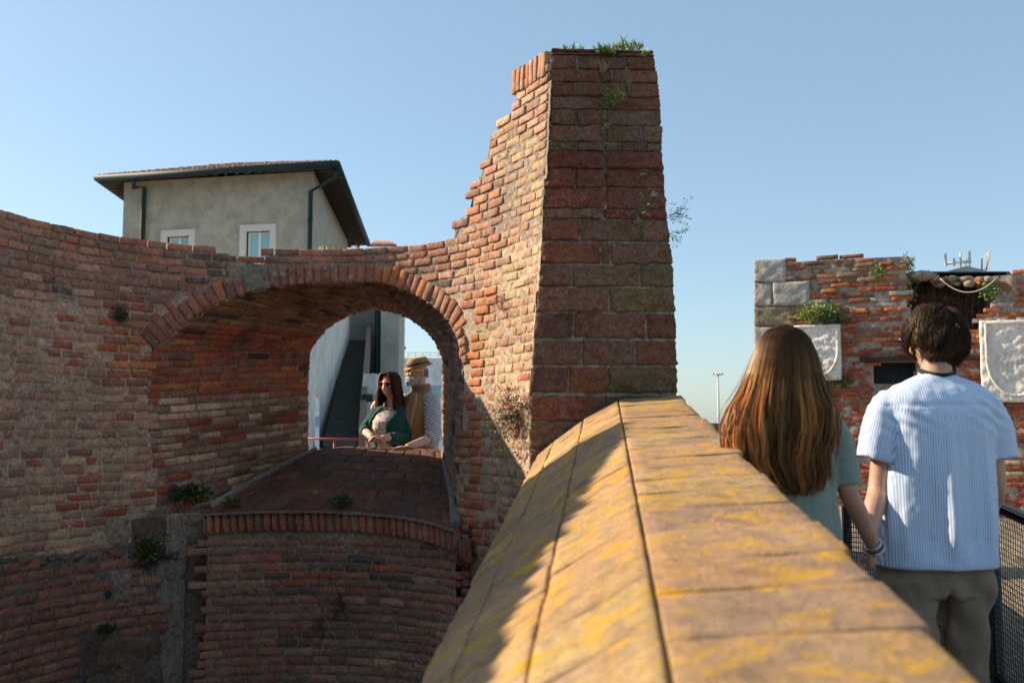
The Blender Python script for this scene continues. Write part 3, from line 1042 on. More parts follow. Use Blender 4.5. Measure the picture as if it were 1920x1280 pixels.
sheet(mb, CO, .01, pl_[-1] - .002, -1.2, 5.845, co_m, lambda c, q: (.20, .15, .09), .05, .001, 1, -.008)
mb.build('coping', [M['coping'], M['mortar']], parapet)
mb = MB()
# right face: courses of brick following the slope; left face the same
def RFc(q, h):    # right face
    p = DV * q + Vector((.418, 0, -.455 - h))
    return p, Vector((1, -.093, 0)).normalized()
def LFc(q, h):
    p = DV * q + Vector((-.365, 0, -.80 - h))
    return p, Vector((-1, .093, 0)).normalized()
for Pf, hmax in ((RFc, 1.35), (LFc, 1.9)):
    rows_of_bricks(mb, Pf, -1.2, 5.83, 0.0, hmax, lambda a, b: a < 5.72, lambda a, b: (pick([(3, (.36, .2, .13)), (2, BROWN), (1, RED), (1, BUFF)]), 1, .003), nx=2, ny=1)
    sheet(mb, Pf, -1.2, 5.84, .03, hmax + .06, lambda a, b: True, lambda a, b: (.33, .28, .22), .12, .004)
mb.build('parapet_body', [M['brick'], M['mortar']], parapet)
# ------------------------------------------------------------------ ground, paths
def slab(name, corners, m, kind='structure', col=(.3, .25, .2), step=None, amp=0, fr=3):
    mb = MB()
    a, b, c, d = [Vector(p) for p in corners]
    n = step or 1
    ids = [[mb.vert(((a * (1 - i / n) + b * (i / n)) * (1 - j / n) + (d * (1 - i / n) + c * (i / n)) * (j / n))
            + Vector((0, 0, amp * nz(i * fr, j * fr, 1))), col) for i in range(n + 1)] for j in range(n + 1)]
    for j in range(n):
        for i in range(n): mb.face((ids[j][i], ids[j][i + 1], ids[j + 1][i + 1], ids[j + 1][i]))
    o = mb.build(name, m)
    o['kind'] = kind
    return o
slab('ground', [(-4000, -4000, -7), (4000, -4000, -7), (4000, 4000, -7), (-4000, 4000, -7)], M['earth'], col=(.22, .21, .19))
slab('tower_floor', [(-3.6, -2, -2.55), (.0, -2, -2.55), (.0, 8.2, -2.55), (-3.6, 8.2, -2.55)], M['earth'], col=(.16, .13, .10), step=30, amp=.03)
# walkway beside the parapet, rising with it
slab('walkway', [(.25, -2, -1.68 - .204), (2.0, -2, -1.68 - .204), (2.0 + .95, 8.2, -1.68 + .83), (.25 + .95, 8.2, -1.68 + .83)], M['earth'], col=(.34, .27, .2), step=30, amp=.01)
slab('courtyard', [(1.0, 0, -2.20), (16, 0, -2.20), (16, 16, -.44), (1.0, 16, -.44)], M['earth'], col=(.50, .40, .28), step=120, amp=.05, fr=1.7)
slab('terrace', [(-9, 8.7, -1.12), (1.5, 8.7, -1.12), (1.5, 16, -1.12), (-9, 16, -1.12)], M['earth'], col=(.32, .28, .24), step=10)

# dark low wall closing the view beyond the parapet
mb = MB()
a, b = Q(1262, 798, 9.2), Q(1420, 798, 9.2)
mb.box(((a.x + b.x) / 2, 9.35, a.z - .6), ((b - a).x, .3, 1.2), 0, (.13, .10, .08), None, .02)
for i in range(9):
    mb.box((a.x + (b.x - a.x) * (i + .5) / 9, 9.35, a.z + .0), ((b - a).x / 9 - .012, .34, .05), 0, jit((.15, .11, .09)), None, .008)
o = mb.build('low_wall', M['brick'])
tag(rebase(o, ((a.x + b.x) / 2, 9.35, a.z - 1.2)), 'dark low brick wall at the end of the parapet, left of the long-haired woman', 'wall')

# ------------------------------------------------------------------ house beyond the wall
class Plan: pass
E0 = Q(632, 309, 41.0); ZE = E0.z
def at_z(px, py, z):
    lo, hi = 5, 400
    d = Q(px, py, 1.0)
    return d * (z / d.z)
E1 = at_z(181, 336, ZE)
E2 = at_z(691, 460, ZE)
EL = E1 + (E2 - E0)
fd = (E1 - E0).normalized(); sd = (E2 - E0).normalized()
inn = .95
Wc0 = E0 + fd * 1.22 + sd * 1.2          # near right corner of the walls
Wc1 = E1 - fd * .95 + sd * 1.2
Wc2 = E2 + fd * 1.22 - sd * 1.2
Wc3 = Wc1 + (Wc2 - Wc0)
house = thing('plastered_house', (Wc0.x, Wc0.y, -7), 'grey beige plastered house with tiled hip roof, green gutters and stone window frames', 'house')
ZB = -7.0
def quad_wall(mb, p, q, z0, z1, col, m=0, holes=()):
    """wall between plan points with rectangular holes [(t0,t1,z0,z1)] (t in metres from p)"""
    p = Vector((p.x, p.y, 0)); q = Vector((q.x, q.y, 0)); L = (q - p).length; d = (q - p) / L
    ts = sorted({0, L} | {h[0] for h in holes} | {h[1] for h in holes})
    zz = sorted({z0, z1} | {h[2] for h in holes} | {h[3] for h in holes})
    for ta, tb in zip(ts, ts[1:]):
        for za, zb in zip(zz, zz[1:]):
            if any(h[0] <= (ta + tb) / 2 <= h[1] and h[2] <= (za + zb) / 2 <= h[3] for h in holes): continue
            A, B = p + d * ta, p + d * tb
            mb.quad((A.x, A.y, za), (B.x, B.y, za), (B.x, B.y, zb), (A.x, A.y, zb), m, col)
fw = (Wc1 - Wc0); fw.z = 0; FL = fw.length; fdir = fw.normalized(); fn = Vector((fdir.y, -fdir.x, 0))
if fn.y > 0: fn = -fn
def on_front(px, py):
    """t along the front wall, z"""
    d = Q(px, py, 1.0)
    # intersect ray d*k with plane through Wc0 normal fn
    k = Vector((Wc0.x, Wc0.y, 0)).dot(fn) / d.dot(fn)
    P = d * k
    return (P - Vector((Wc0.x, Wc0.y, P.z))).dot(fdir), P.z
wins = []
for (x0, y0, x1) in ((303, 431, 367), (451, 421, 519)):
    ta, za = on_front(x1, y0); tb, zb = on_front(x0, y0)
    wins.append((ta, tb, (za + zb) / 2))
mb = MB()
PLC = (.345, .32, .26)
fr_w = .30
holes = [(ta + fr_w * .5, tb - fr_w * .5, zt - 2.4, zt - fr_w * .5) for ta, tb, zt in wins]
quad_wall(mb, Wc0, Wc1, ZB, ZE + .1, PLC, 0, holes)
quad_wall(mb, Wc0, Wc2, ZB, ZE + .1, (.42, .37, .29))  # right side paler: reflected light put into the plaster colour
quad_wall(mb, Wc1, Wc3, ZB, ZE + .1, PLC); quad_wall(mb, Wc3, Wc2, ZB, ZE + .1, PLC)
mb.build('wall', M['plaster'], house, False)
for ta, tb, zt in wins:
    def FP(t, z, out): 
        p = Vector((Wc0.x, Wc0.y, 0)) + fdir * t + fn * out; p.z = z; return p
    Mf = Matrix((fdir, fn, Vector((0, 0, 1)))).transposed()
    mb = MB()
    w = tb - ta; hgt = 2.6
    mb.box(FP((ta + tb) / 2, zt - fr_w / 2, .02), (w, .16, fr_w), 0, (1, 1, 1), Mf, .02)
    for t in (ta + fr_w / 2, tb - fr_w / 2):
        mb.box(FP(t, zt - fr_w - (hgt - fr_w) / 2, .02), (fr_w, .16, hgt - fr_w), 0, (1, 1, 1), Mf, .02)
    mb.box(FP((ta + tb) / 2, zt - hgt - .06, .06), (w + .2, .26, .14), 0, (1, 1, 1), Mf, .02)
    fr = mb.build('window', M['frame_stone'], house, False)
    mb = MB()
    a0, a1 = ta + fr_w, tb - fr_w; z1 = zt - fr_w; z0 = zt - hgt
    for t in (a0 + .05, a1 - .05): mb.box(FP(t, (z0 + z1) / 2, -.18), (.09, .07, z1 - z0), 0, (1, 1, 1), Mf, .01)
    mb.box(FP((a0 + a1) / 2, (z0 + z1) / 2, -.17), (.12, .08, z1 - z0), 0, (1, 1, 1), Mf, .01)
    for z in (z1 - .05, z0 + .05, z0 + 1.1): mb.box(FP((a0 + a1) / 2, z, -.185), (a1 - a0, .06, .08), 0, (1, 1, 1), Mf, .01)
    mb.build('sash', M['white_paint'], fr, False)
    mb = MB()
    A = [FP(a0, z0, -.22), FP(a1, z0, -.22), FP(a1, z1, -.22), FP(a0, z1, -.22)]
    mb.quad(*A)
    mb.build('pane', M['glass'], fr, False)
# eaves: boards, rafters ends, roof
ZR = ZE + .10
cor = [E0, E1, EL, E2]
cor = [Vector((p.x, p.y, 0)) for p in cor]
wc = [Vector((p.x, p.y, 0)) for p in (Wc0, Wc1, Wc3, Wc2)]
mb = MB()
for i in range(4):
    a, b = cor[i], cor[(i + 1) % 4]; c, d = wc[(i + 1) % 4], wc[i]
    a_, b_, c_, d_ = [Vector((p.x, p.y, z)) for p, z in ((a, ZE), (b, ZE), (c, ZE + .28), (d, ZE + .28))]
    mb.quad(a_, b_, c_, d_, 0)
    n = int((b - a).length / .55)
    for k in range(1, n):
        t = k / n
        p = a_ * (1 - t) + b_ * t; q = d_ * (1 - t) + c_ * t
        e = (q - p)
        mid_ = (p + q) / 2 + Vector((0, 0, -.07)); y = e.normalized(); x = y.cross(Vector((0, 0, 1))).normalized()
        mb.box(mid_, (.10, e.length * .96, .11), 0, (1, 1, 1), Matrix((x, y, x.cross(y))).transposed())
mb.build('eaves', M['wood'], house, False)
mb = MB()
cen = sum(cor, Vector()) / 4
SL = math.tan(R(17.3))
wdt = (cor[1] - cor[0]).length; dpt = (cor[3] - cor[0]).length
half = min(wdt, dpt) / 2
fdir2 = (cor[1] - cor[0]).normalized(); sdir2 = (cor[3] - cor[0]).normalized()
if dpt >= wdt:
    r0 = (cor[0] + cor[1]) / 2 + sdir2 * half; r1 = (cor[3] + cor[2]) / 2 - sdir2 * half
else:
    r0 = (cor[0] + cor[3]) / 2 + fdir2 * half; r1 = (cor[1] + cor[2]) / 2 - fdir2 * half
r0.z = r1.z = ZR + half * SL
def tile_plane(mb, a, b, top_a, top_b, rows=9):
    """clay tile rolls running from eave a-b up to ridge pieces"""
    L = (b - a).length; n = int(L / .24)
    for k in range(n):
        t = (k + .5) / n
        p = a * (1 - t) + b * t
        # going straight up the slope until a hip/ridge
        q = None
        up_ = ((top_a + top_b) / 2 - (a + b) / 2); 
        d = (b - a) / L
        upn = up_ - d * up_.dot(d); H = upn.length; upn = upn / H
        la = (top_a - a).dot(d) / L; lb = (top_b - a).dot(d) / L
        f = min(1.0, t / la if la > 0 and t < la else 1.0, (1 - t) / (1 - lb) if lb < 1 and t > lb else 1.0)
        col = jit((.34, .15, .09), .3)
        segs = 4
        for s_ in range(segs):
            q0 = p + upn * (H * f * s_ / segs) - upn * .05; q1 = p + upn * (H * f * (s_ + 1) / segs)
            q0 = q0 + Vector((0, 0, .03 + rnd(0, .03)))
            mb.tube([q0, q1], [.095, .08], 6, 0, jit(col, .2), True)
for (i, ta, tb) in ((0, r0, r1 if dpt < wdt else r0), (3, r0, r0) if dpt < wdt else (3, r1, r0)):
    pass
eav = [Vector((p.x, p.y, ZR)) for p in cor]
faces = [(eav[0], eav[1], r0, r0 if dpt >= wdt else r1), (eav[3], eav[0], r1 if dpt >= wdt else r0, r0),
         (eav[2], eav[3], r1 if dpt >= wdt else r1, r1 if dpt >= wdt else r0), (eav[1], eav[2], r0 if dpt >= wdt else r1, r1)]
for a, b, ta, tb in faces:
    mb.quad(a, b, tb, ta, 0, (.28, .14, .09))
tile_plane(mb, faces[0][0], faces[0][1], faces[0][2], faces[0][3])
tile_plane(mb, faces[1][0], faces[1][1], faces[1][2], faces[1][3])
roof = mb.build('roof', M['tile'], house)
# gutters and downpipes
mb = MB()
gz = Vector((0, 0, ZE + .05))
mb.tube([cor[1] + gz, cor[0] + gz], .15, 8)
mb.tube([cor[0] + gz, cor[3] + gz], .15, 8)
mb.tube([cor[2] + gz, cor[1] + gz], .14, 8)
mb.build('gutter', M['green_metal'], house)
for (xa, xb, yb) in ((628, 585, 360), (251, 274, 352)):
    a = at_z(xa, 316, ZE - .05) if xa > 400 else at_z(xa, 335, ZE - .05)
    t, z = on_front(xb, yb)
    p = Vector((Wc0.x, Wc0.y, 0)) + fdir * t + fn * .14
    mb = MB()
    mb.tube([(a.x, a.y, ZE), (a.x, a.y, ZE - .45), (p.x, p.y, z), (p.x, p.y, -7)], .10, 8)
    for k in range(5):
        mb.tube([(p.x, p.y, z - 1.2 - k * 2.2), (p.x, p.y, z - 1.27 - k * 2.2)], .125, 8)
    mb.build('downpipe', M['green_metal'], house)
# leftmost pale conduit beside the left pipe
mb = MB(); t, z = on_front(270, 390); p = Vector((Wc0.x, Wc0.y, 0)) + fdir * t + fn * .12
mb.tube([(p.x, p.y, z), (p.x, p.y, -7)], .05, 6); mb.build('conduit', M['frame_stone'], house)

# ------------------------------------------------------------------ lower buildings seen through the arch
def panel(mb, pts, th=.2, m=0, col=(1, 1, 1)):
    """vertical-ish polygon given thickness away from camera"""
    f = [mb.vert(p, col) for p in pts]; b = [mb.vert(Vector(p) + Vector((0, th, 0)), col) for p in pts]
    mb.face(f, m); mb.face(b[::-1], m)
    n = len(pts)
    for i in range(n): mb.face((f[i], b[i], b[(i + 1) % n], f[(i + 1) % n]), m)
annex = thing('stair_building', (-5.4, 42, -7), 'pale plastered building with an outside stair, seen through the arch', 'building')
mb = MB()
A = Q(655, 800, 42.5); Bx = Q(706, 800, 42.5); Cx = Q(712, 800, 41.0); Dx = Q(746, 800, 41.0)
zt = Q(655, 520, 42).z
def vq(mb, p, q, z0, z1, col): mb.quad((p.x, p.y, z0), (q.x, q.y, z0), (q.x, q.y, z1), (p.x, p.y, z1), 0, col)
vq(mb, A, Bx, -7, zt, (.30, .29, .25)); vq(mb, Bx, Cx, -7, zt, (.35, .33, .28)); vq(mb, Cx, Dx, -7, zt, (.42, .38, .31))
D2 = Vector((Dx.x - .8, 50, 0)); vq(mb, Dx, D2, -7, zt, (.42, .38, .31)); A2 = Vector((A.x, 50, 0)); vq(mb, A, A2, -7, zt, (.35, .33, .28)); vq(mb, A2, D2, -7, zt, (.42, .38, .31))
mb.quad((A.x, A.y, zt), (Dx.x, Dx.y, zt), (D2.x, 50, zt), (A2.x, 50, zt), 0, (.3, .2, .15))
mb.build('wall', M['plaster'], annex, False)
mb = MB(); p = Q(708, 600, 41.2); mb.tube([(p.x, p.y, zt), (p.x, p.y, -7)], .12, 8); mb.build('downpipe', M['green_metal'], annex)
# long side wall left of the stair
mb = MB()
L0 = Q(560, 800, 22); L1 = Q(655, 800, 42.4)
zn2 = Q(560, 500, 22).z
nn_ = Vector(((L1 - L0).y, -(L1 - L0).x, 0)).normalized() * -.3
zt2 = Q(655, 540, 42).z
for p, q in ((L0, L1),):
    a_, b_ = Vector((p.x, p.y, 0)), Vector((q.x, q.y, 0)); c_, d_ = b_ + nn_, a_ + nn_
    for u, v, zu, zv in ((a_, b_, zn2, zt2), (b_, c_, zt2, zt2), (c_, d_, zt2, zn2), (d_, a_, zn2, zn2)):
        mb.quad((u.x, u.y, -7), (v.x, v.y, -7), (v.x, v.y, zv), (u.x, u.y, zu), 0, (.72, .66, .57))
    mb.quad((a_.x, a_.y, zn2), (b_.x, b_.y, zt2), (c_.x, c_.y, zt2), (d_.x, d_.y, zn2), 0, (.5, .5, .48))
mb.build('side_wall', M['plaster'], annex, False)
# stair: flight rising away from the camera
b0, b1 = Q(606, 838, 25.5), Q(668, 838, 25.5); t0, t1 = Q(651, 640, 42), Q(687, 640, 42)
mb = MB()
n = 24
for i in range(n):
    f0, f1 = i / n, (i + 1) / n
    l, r = b0.lerp(t0, f0), b1.lerp(t1, f0); l2, r2 = b0.lerp(t0, f1), b1.lerp(t1, f1)
    z0, z1 = l.z, l2.z
    mb.quad(l, r, (r.x, r.y, z1), (l.x, l.y, z1), 0)
    mb.quad((l.x, l.y, z1), (r.x, r.y, z1), (r2.x, r2.y, z1), (l2.x, l2.y, z1), 0)
    mb.quad((r.x, r.y, -7), (r2.x, r2.y, -7), (r2.x, r2.y, z1), (r.x, r.y, z1), 0)
    mb.quad((l.x, l.y, -7), (l2.x, l2.y, -7), (l2.x, l2.y, z1), (l.x, l.y, z1), 0)
mb.build('stair', M['concrete'], annex, False)
mb = MB()
a, b = b1 + Vector((.05, 0, .55)), t1 + Vector((.02, 0, .75))
a2, b2 = b1 + Vector((.05, 0, -.35)), t1 + Vector((.02, 0, -.30))
for dx in (0, .16):
    o_ = Vector((dx, 0, 0)); mb.quad(a + o_, b + o_, b2 + o_, a2 + o_)
o_ = Vector((.16, 0, 0)); mb.quad(a, b, b + o_, a + o_); mb.quad(a, a + o_, a2 + o_, a2); mb.quad(a2, b2, b2 + o_, a2 + o_)
mb.build('stair_parapet', plain('brown stair parapet', (.22, .16, .11), .85), annex, False)
mb = MB()
a, b, c, d = Q(664, 850, 30), Q(704, 850, 30), Q(704, 700, 30), Q(682, 700, 30)
panel(mb, [a, b, c, d], 3.0, 0, (.6, .62, .62))
lo = mb.build('lower_room', M['plaster'], annex, False)
for x0 in (673, 681):
    mb = MB(); panel(mb, [Q(x0, 790, 29.95), Q(x0 + 5, 790, 29.95), Q(x0 + 5, 765, 29.95), Q(x0, 765, 29.95)], .04); mb.build('window', M['dark_metal'], annex, False)
mb = MB(); c = Q(693, 746, 28.8); mb.box(c, (.32, 1.0, .20), 0, (1, 1, 1), None, .03); mb.build('canopy', M['dark_metal'], annex, False)

mb = MB()
panel(mb, [Q(590, 862, 20), Q(598, 862, 20), Q(598, 733, 20), Q(591, 733, 20)], .03, 0, (.62, .66, .70))
panel(mb, [Q(591, 744, 19.98), Q(598, 744, 19.98), Q(598, 733, 19.98), Q(591, 733, 19.98)], .02, 0, (.62, .38, .42))
panel(mb, [Q(591, 800, 19.97), Q(597, 800, 19.97), Q(597, 780, 19.97), Q(591, 780, 19.97)], .02, 0, (.25, .33, .50))
o = mb.build('banner', M['plaster'], None, False); tag(rebase(o, Q(594, 862, 20)), 'narrow white and pink upright banner at the left edge of the arch opening', 'banner')

# red railing just outside the opening
rl_ = thing('railing', Q(620, 835, 10.2), 'thin red metal railing low in the arch opening, left of the green cardigan', 'railing')
mb = MB(); mb.tube([Q(560, 822, 10.2), Q(705, 823, 10.2)], .011, 8); mb.build('top_rail', M['red_paint'], rl_)
mb = MB(); mb.tube([Q(560, 842, 10.2), Q(705, 843, 10.2)], .009, 8); mb.build('lower_rail', M['red_paint'], rl_)
for x in (575, 627, 690):
    mb = MB(); p = Q(x, 822, 10.2); mb.tube([p, (p.x, p.y, -1.12)], .012, 8); mb.build('post', M['red_paint'], rl_)

# white block beyond with rooftop rail, and a floodlight
wb = thing('white_building', (Q(790, 800, 80).x, 80, -7), 'plain white flat-roofed building behind the man in the hat', 'building')
mb = MB()
a, b = Q(735, 671, 80), Q(860, 671, 80)
panel(mb, [Vector((a.x, 80, -7)), Vector((b.x, 80, -7)), Vector((b.x, 80, b.z)), Vector((a.x, 80, a.z))], 15, 0, (.72, .75, .80))
mb.build('wall', M['plaster'], wb, False)
for x0 in range(740, 850, 9):
    mb = MB(); panel(mb, [Q(x0, 742, 79.9), Q(x0 + 6, 742, 79.9), Q(x0 + 6, 722, 79.9), Q(x0, 722, 79.9)], .05); mb.build('window', M['glass'], wb, False)
mb = MB()
for yy in (661, 666): mb.tube([Q(735, yy, 80.2), Q(860, yy, 80.2)], .025, 6)
for x0 in range(737, 860, 14): mb.tube([Q(x0, 672, 80.2), Q(x0, 660, 80.2)], .022, 5)
mb.build('roof_railing', M['frame_stone'], wb)
fl_ = thing('floodlight', Q(754, 671, 79), 'small floodlight on a yellow post at the white roof edge', 'floodlight')
mb = MB(); mb.tube([Q(754, 671, 79), Q(754, 652, 79)], .10, 6); mb.build('post', plain('yellow paint', (.6, .45, .2)), fl_)
mb = MB(); mb.box(Q(752, 650, 79), (.75, .4, .35), 0, (1, 1, 1), Matrix.Rotation(.5, 3, 'Y'), .05); mb.build('lamp_head', M['dark_metal'], fl_)

# small far tiled roof
fr2 = thing('far_house', (Q(712, 460, 70).x, 72, -7), 'distant roof of clay tiles just showing over the wall beside the house', 'house')
mb = MB()
a, b = Q(696, 462, 70), Q(742, 462, 70); c = Q(702, 455, 73); d = Q(730, 455, 73)
mb.quad(a, b, d, c, 0, (.42, .2, .12)); 
for i in range(18):
    p = a.lerp(b, i / 17); q = c.lerp(d, i / 17); mb.tube([p + Vector((0, 0, .06)), q + Vector((0, 0, .06))], .10, 6, 0, jit((.45, .21, .12), .2))
mb.build('roof', M['tile'], fr2)
mb = MB(); panel(mb, [Vector((a.x, 70.5, -7)), Vector((b.x, 70.5, -7)), b + Vector((0, .5, 0)), a + Vector((0, .5, 0))], 6, 0, (.5, .42, .33)); mb.build('wall', M['plaster'], fr2, False)

# tall floodlight mast far away
ms = thing('light_mast', (Q(1346, 800, 130).x, 130, -7), 'very tall thin lighting mast far off in the sky left of the long-haired woman', 'mast')
p = Q(1346, 702, 130)
mb = MB(); mb.tube([(p.x, 130, -7), p], [.22, .10], 8); mb.build('pole', M['frame_stone'], ms)
mb = MB(); mb.tube([p + Vector((0, 0, -.1)), p + Vector((0, 0, .05))], .45, 12)
mb.build('lamp_ring', M['frame_stone'], ms)
for k in range(6):
    mb = MB(); an = k * math.pi / 3; mb.box(p + Vector((math.cos(an) * .6, math.sin(an) * .6, .10)), (.3, .2, .2), 0, (1, 1, 1), Matrix.Rotation(an, 3, 'Z'), .04)
    mb.build('lamp_head', M['frame_stone'], ms)

# ------------------------------------------------------------------ ruined wall on the right
RA = Q(1415, 800, 12.0); RD = Vector((.93, -.37, 0)).normalized(); RN = Vector((RD.y, -RD.x, 0))
if RN.y > 0: RN = -RN
ruin = thing('ruined_brick_wall', (RA.x + 1.5, RA.y - .6, -1), 'ruined red brick wall with grey corner stones behind the walking couple', 'wall')
def RU(u, z): return Vector((RA.x + RD.x * u, RA.y + RD.y * u, z)), RN
def ru_px(px, py):
    d = Q(px, py, 1.0); k = (Vector((RA.x, RA.y, 0)).dot(RN)) / d.dot(RN)
    P = d * k
    return (P - Vector((RA.x, RA.y, P.z))).dot(RD), P.z
RTOP = [(1414, 486), (1475, 486), (1560, 481), (1640, 478), (1694, 474), (1699, 492), (1700, 520), (1704, 570), (1706, 612), (1834, 612), (1838, 606), (1850, 585),
        (1862, 560), (1864, 530), (1868, 512), (1905, 507), (2050, 498)]
ROUT = RTOP + [(2100, 1300), (1380, 1300)]
QUO = [[(1414, 528), (1474, 530), (1473, 486), (1414, 488)], [(1414, 573), (1448, 573), (1447, 531), (1414, 531)], [(1450, 573), (1519, 572), (1518, 527), (1450, 531)],
       [(1414, 611), (1490, 611), (1489, 575), (1414, 577)], [(1414, 690), (1450, 690), (1450, 614), (1414, 614)], [(1414, 740), (1480, 740), (1480, 693), (1414, 693)], [(1414, 800), (1450, 800), (1450, 743), (1414, 743)],
       [(1414, 850), (1480, 850), (1480, 803), (1414, 803)], [(1414, 905), (1450, 905), (1450, 853), (1414, 853)]]
RHOLE = [(1640, 680), (1716, 680), (1716, 720), (1640, 720)]
def ru_test(u, z):
    x, y = proj(*RU(u, z)[0])
    if not inpoly(x, y, ROUT) or x < 1437: return False
    if any(inpoly(x, y, q) for q in QUO): return False
    if inpoly(x, y, RHOLE): return False
    if inpoly(x, y, [(1560, 560), (1640, 520), (1660, 540), (1600, 600)]) and random.random() < .35: return False
    return True
def ru_col(u, z):
    x, y = proj(*RU(u, z)[0])
    if y > 640: return pick([(4, (.36, .10, .045)), (3, RED), (1, BROWN), (.5, BUFF)]), .8, .001
    if y < 530: return pick([(3, (.40, .15, .07)), (2, BROWN), (1, (.34, .22, .15)), (1, ORANGE)]), 1, .004
    return pick([(4, (.42, .13, .055)), (3, ORANGE), (2, RED), (1, (.4, .34, .28)), (1, BROWN)]), 1.6, .012
mb = MB()
rows_of_bricks(mb, RU, -.02, 4.4, -1.6, 2.1, ru_test, ru_col, L=.22, H=.046, J=.013, h=(-.006, .022), rough=.004, nx=4, ny=2, miss=.06, back=.06, wav=.006)
def ru_mt(u, z):
    x, y = proj(*RU(u, z)[0])
    return inpoly(x, y - 6, ROUT) and x > 1417 and not inpoly(x, y, RHOLE)
sheet(mb, RU, 0, 4.4, -1.6, 2.1, ru_mt, lambda u, z: (.34, .29, .23), .035, .016, 1, -.004, 9)
mb.build('wall_face', [M['ruin'], M['mortar']], ruin)
for q in QUO:
    mb = MB()
    c = {3: (.26, .21, .14)}.get(QUO.index(q), (.42, .39, .36))
    block(mb, RU, [ru_px(*p) for p in q], rnd(.02, .035), 10, 8, .006, c, 0, .5, .012, .006, 9)
    mb.build('quoin_stone', M['quoin'], ruin)
mb = MB()
Lr = 4.4
for (u0, u1, zt) in ((.04, 1.66, ru_px(1500, 486)[1]), (1.62, 2.62, ru_px(1750, 616)[1]), (2.60, 4.4, ru_px(1900, 512)[1])):
    c = RU((u0 + u1) / 2, 0)[0] - RN * .52
    Mr = Matrix((RD, -RN, Vector((0, 0, 1)))).transposed()
    mb.box((c.x, c.y, (zt - .03 - 1.6) / 2), (u1 - u0, .40, zt - .03 + 1.6), 0, (.22, .15, .11), Mr)
mb.build('wall_core', M['brick'], ruin, False)
# recessed niche back with vertical brick ribs, rubble on top
def RB(u, z):
    p, n = RU(u, z); return p - n * .62, n
def rb_px(px, py):
    d = Q(px, py, 1.0); k = (Vector((RA.x, RA.y, 0)) - RN * .62).dot(RN) / d.dot(RN); P = d * k
    return (P - Vector((RA.x, RA.y, P.z)) ).dot(RD), P.z
mb = MB()
ua, zb_ = rb_px(1696, 625); ub, zt_ = rb_px(1880, 527)
u = ua - .1
while u < ub + .1:
    w = .052; z = zb_
    while z < zt_:
        l = rnd(.11, .2)
        block(mb, RB, ((u, z), (u + w, z), (u + w, min(z + l, zt_)), (u, min(z + l, zt_))), rnd(0, .02), 1, 3, .003, pick([(3, (.16, .07, .045)), (2, DARK)]), 0, .05)
        z += l + .01
    u += w + .014
sheet(mb, RB, ua - .2, ub + .2, zb_ - .1, zt_ + .08, lambda u, z: True, lambda u, z: (.2, .17, .14), .05, .01)
mb.build('niche_back', [M['ruin'], M['mortar']], ruin)
mb = MB()
for i in range(120):
    x = rnd(1700, 1870); yb_ = lerpl(x, [(1700, 515), (1715, 513), (1745, 510), (1756, 520), (1800, 518), (1870, 520)])
    p = Q(x, yb_ + rnd(3, 14), 11.7 - (x - 1700) * .004 + rnd(-.1, .35))
    r_ = rnd(.025, .055)
    if random.random() < .3: mb.box(p, (rnd(.1, .2), .1, .05), 0, pick([(2, ORANGE), (2, BROWN)]), Matrix.Rotation(rnd(-.3, .3), 3, 'Y') @ Matrix.Rotation(rnd(-1, 1), 3, 'Z'), .01)
    else: mb.ball(p, (r_ * 1.3, r_, r_ * .8), 0, jit((.30, .25, .19), .3), 8, 6, None, lambda d: 1 + .35 * nz(d.x * 2 + i, d.y * 2, d.z * 2))
p = Q(1727, 517, 11.4); mb.ball(p, (.15, .12, .06), 0, (.28, .24, .19), 12, 8, None, lambda d: 1 + .3 * nz(d.x * 3, d.y * 2, d.z * 2))
for x in range(1700, 1870, 6):
    mb.box(Q(x, 522, 11.75), (.12, .5, .10), 0, jit((.24, .18, .13)), None, .02)
mb.build('rubble_top', M['ruin'], ruin)
# dark hole and iron beam
mb = MB()
a = [ru_px(*p) for p in RHOLE]
ps = [RU(u, z)[0] for u, z in a]; pb = [p - RN * .25 for p in ps]
mb.quad(*pb, 0, (.07, .075, .075))
for i in range(4): mb.quad(ps[i], ps[(i + 1) % 4], pb[(i + 1) % 4], pb[i], 0, (.1, .09, .08))
mb.build('recess', M['mortar'], ruin, False)
mb = MB()
u0, z0 = ru_px(1612, 674); u1, z1 = ru_px(1960, 676)
a, b = RU(u0, z0)[0] + RN * .03, RU(u1, z0 - .0)[0] + RN * .03
d_ = (b - a); c = (a + b) / 2
mb.box(c, (d_.length, .07, .05), 0, (1, 1, 1), Matrix((d_.normalized(), -RN, Vector((0, 0, 1)))).transposed(), .006)
mb.build('iron_beam', M['rust'], ruin, False)

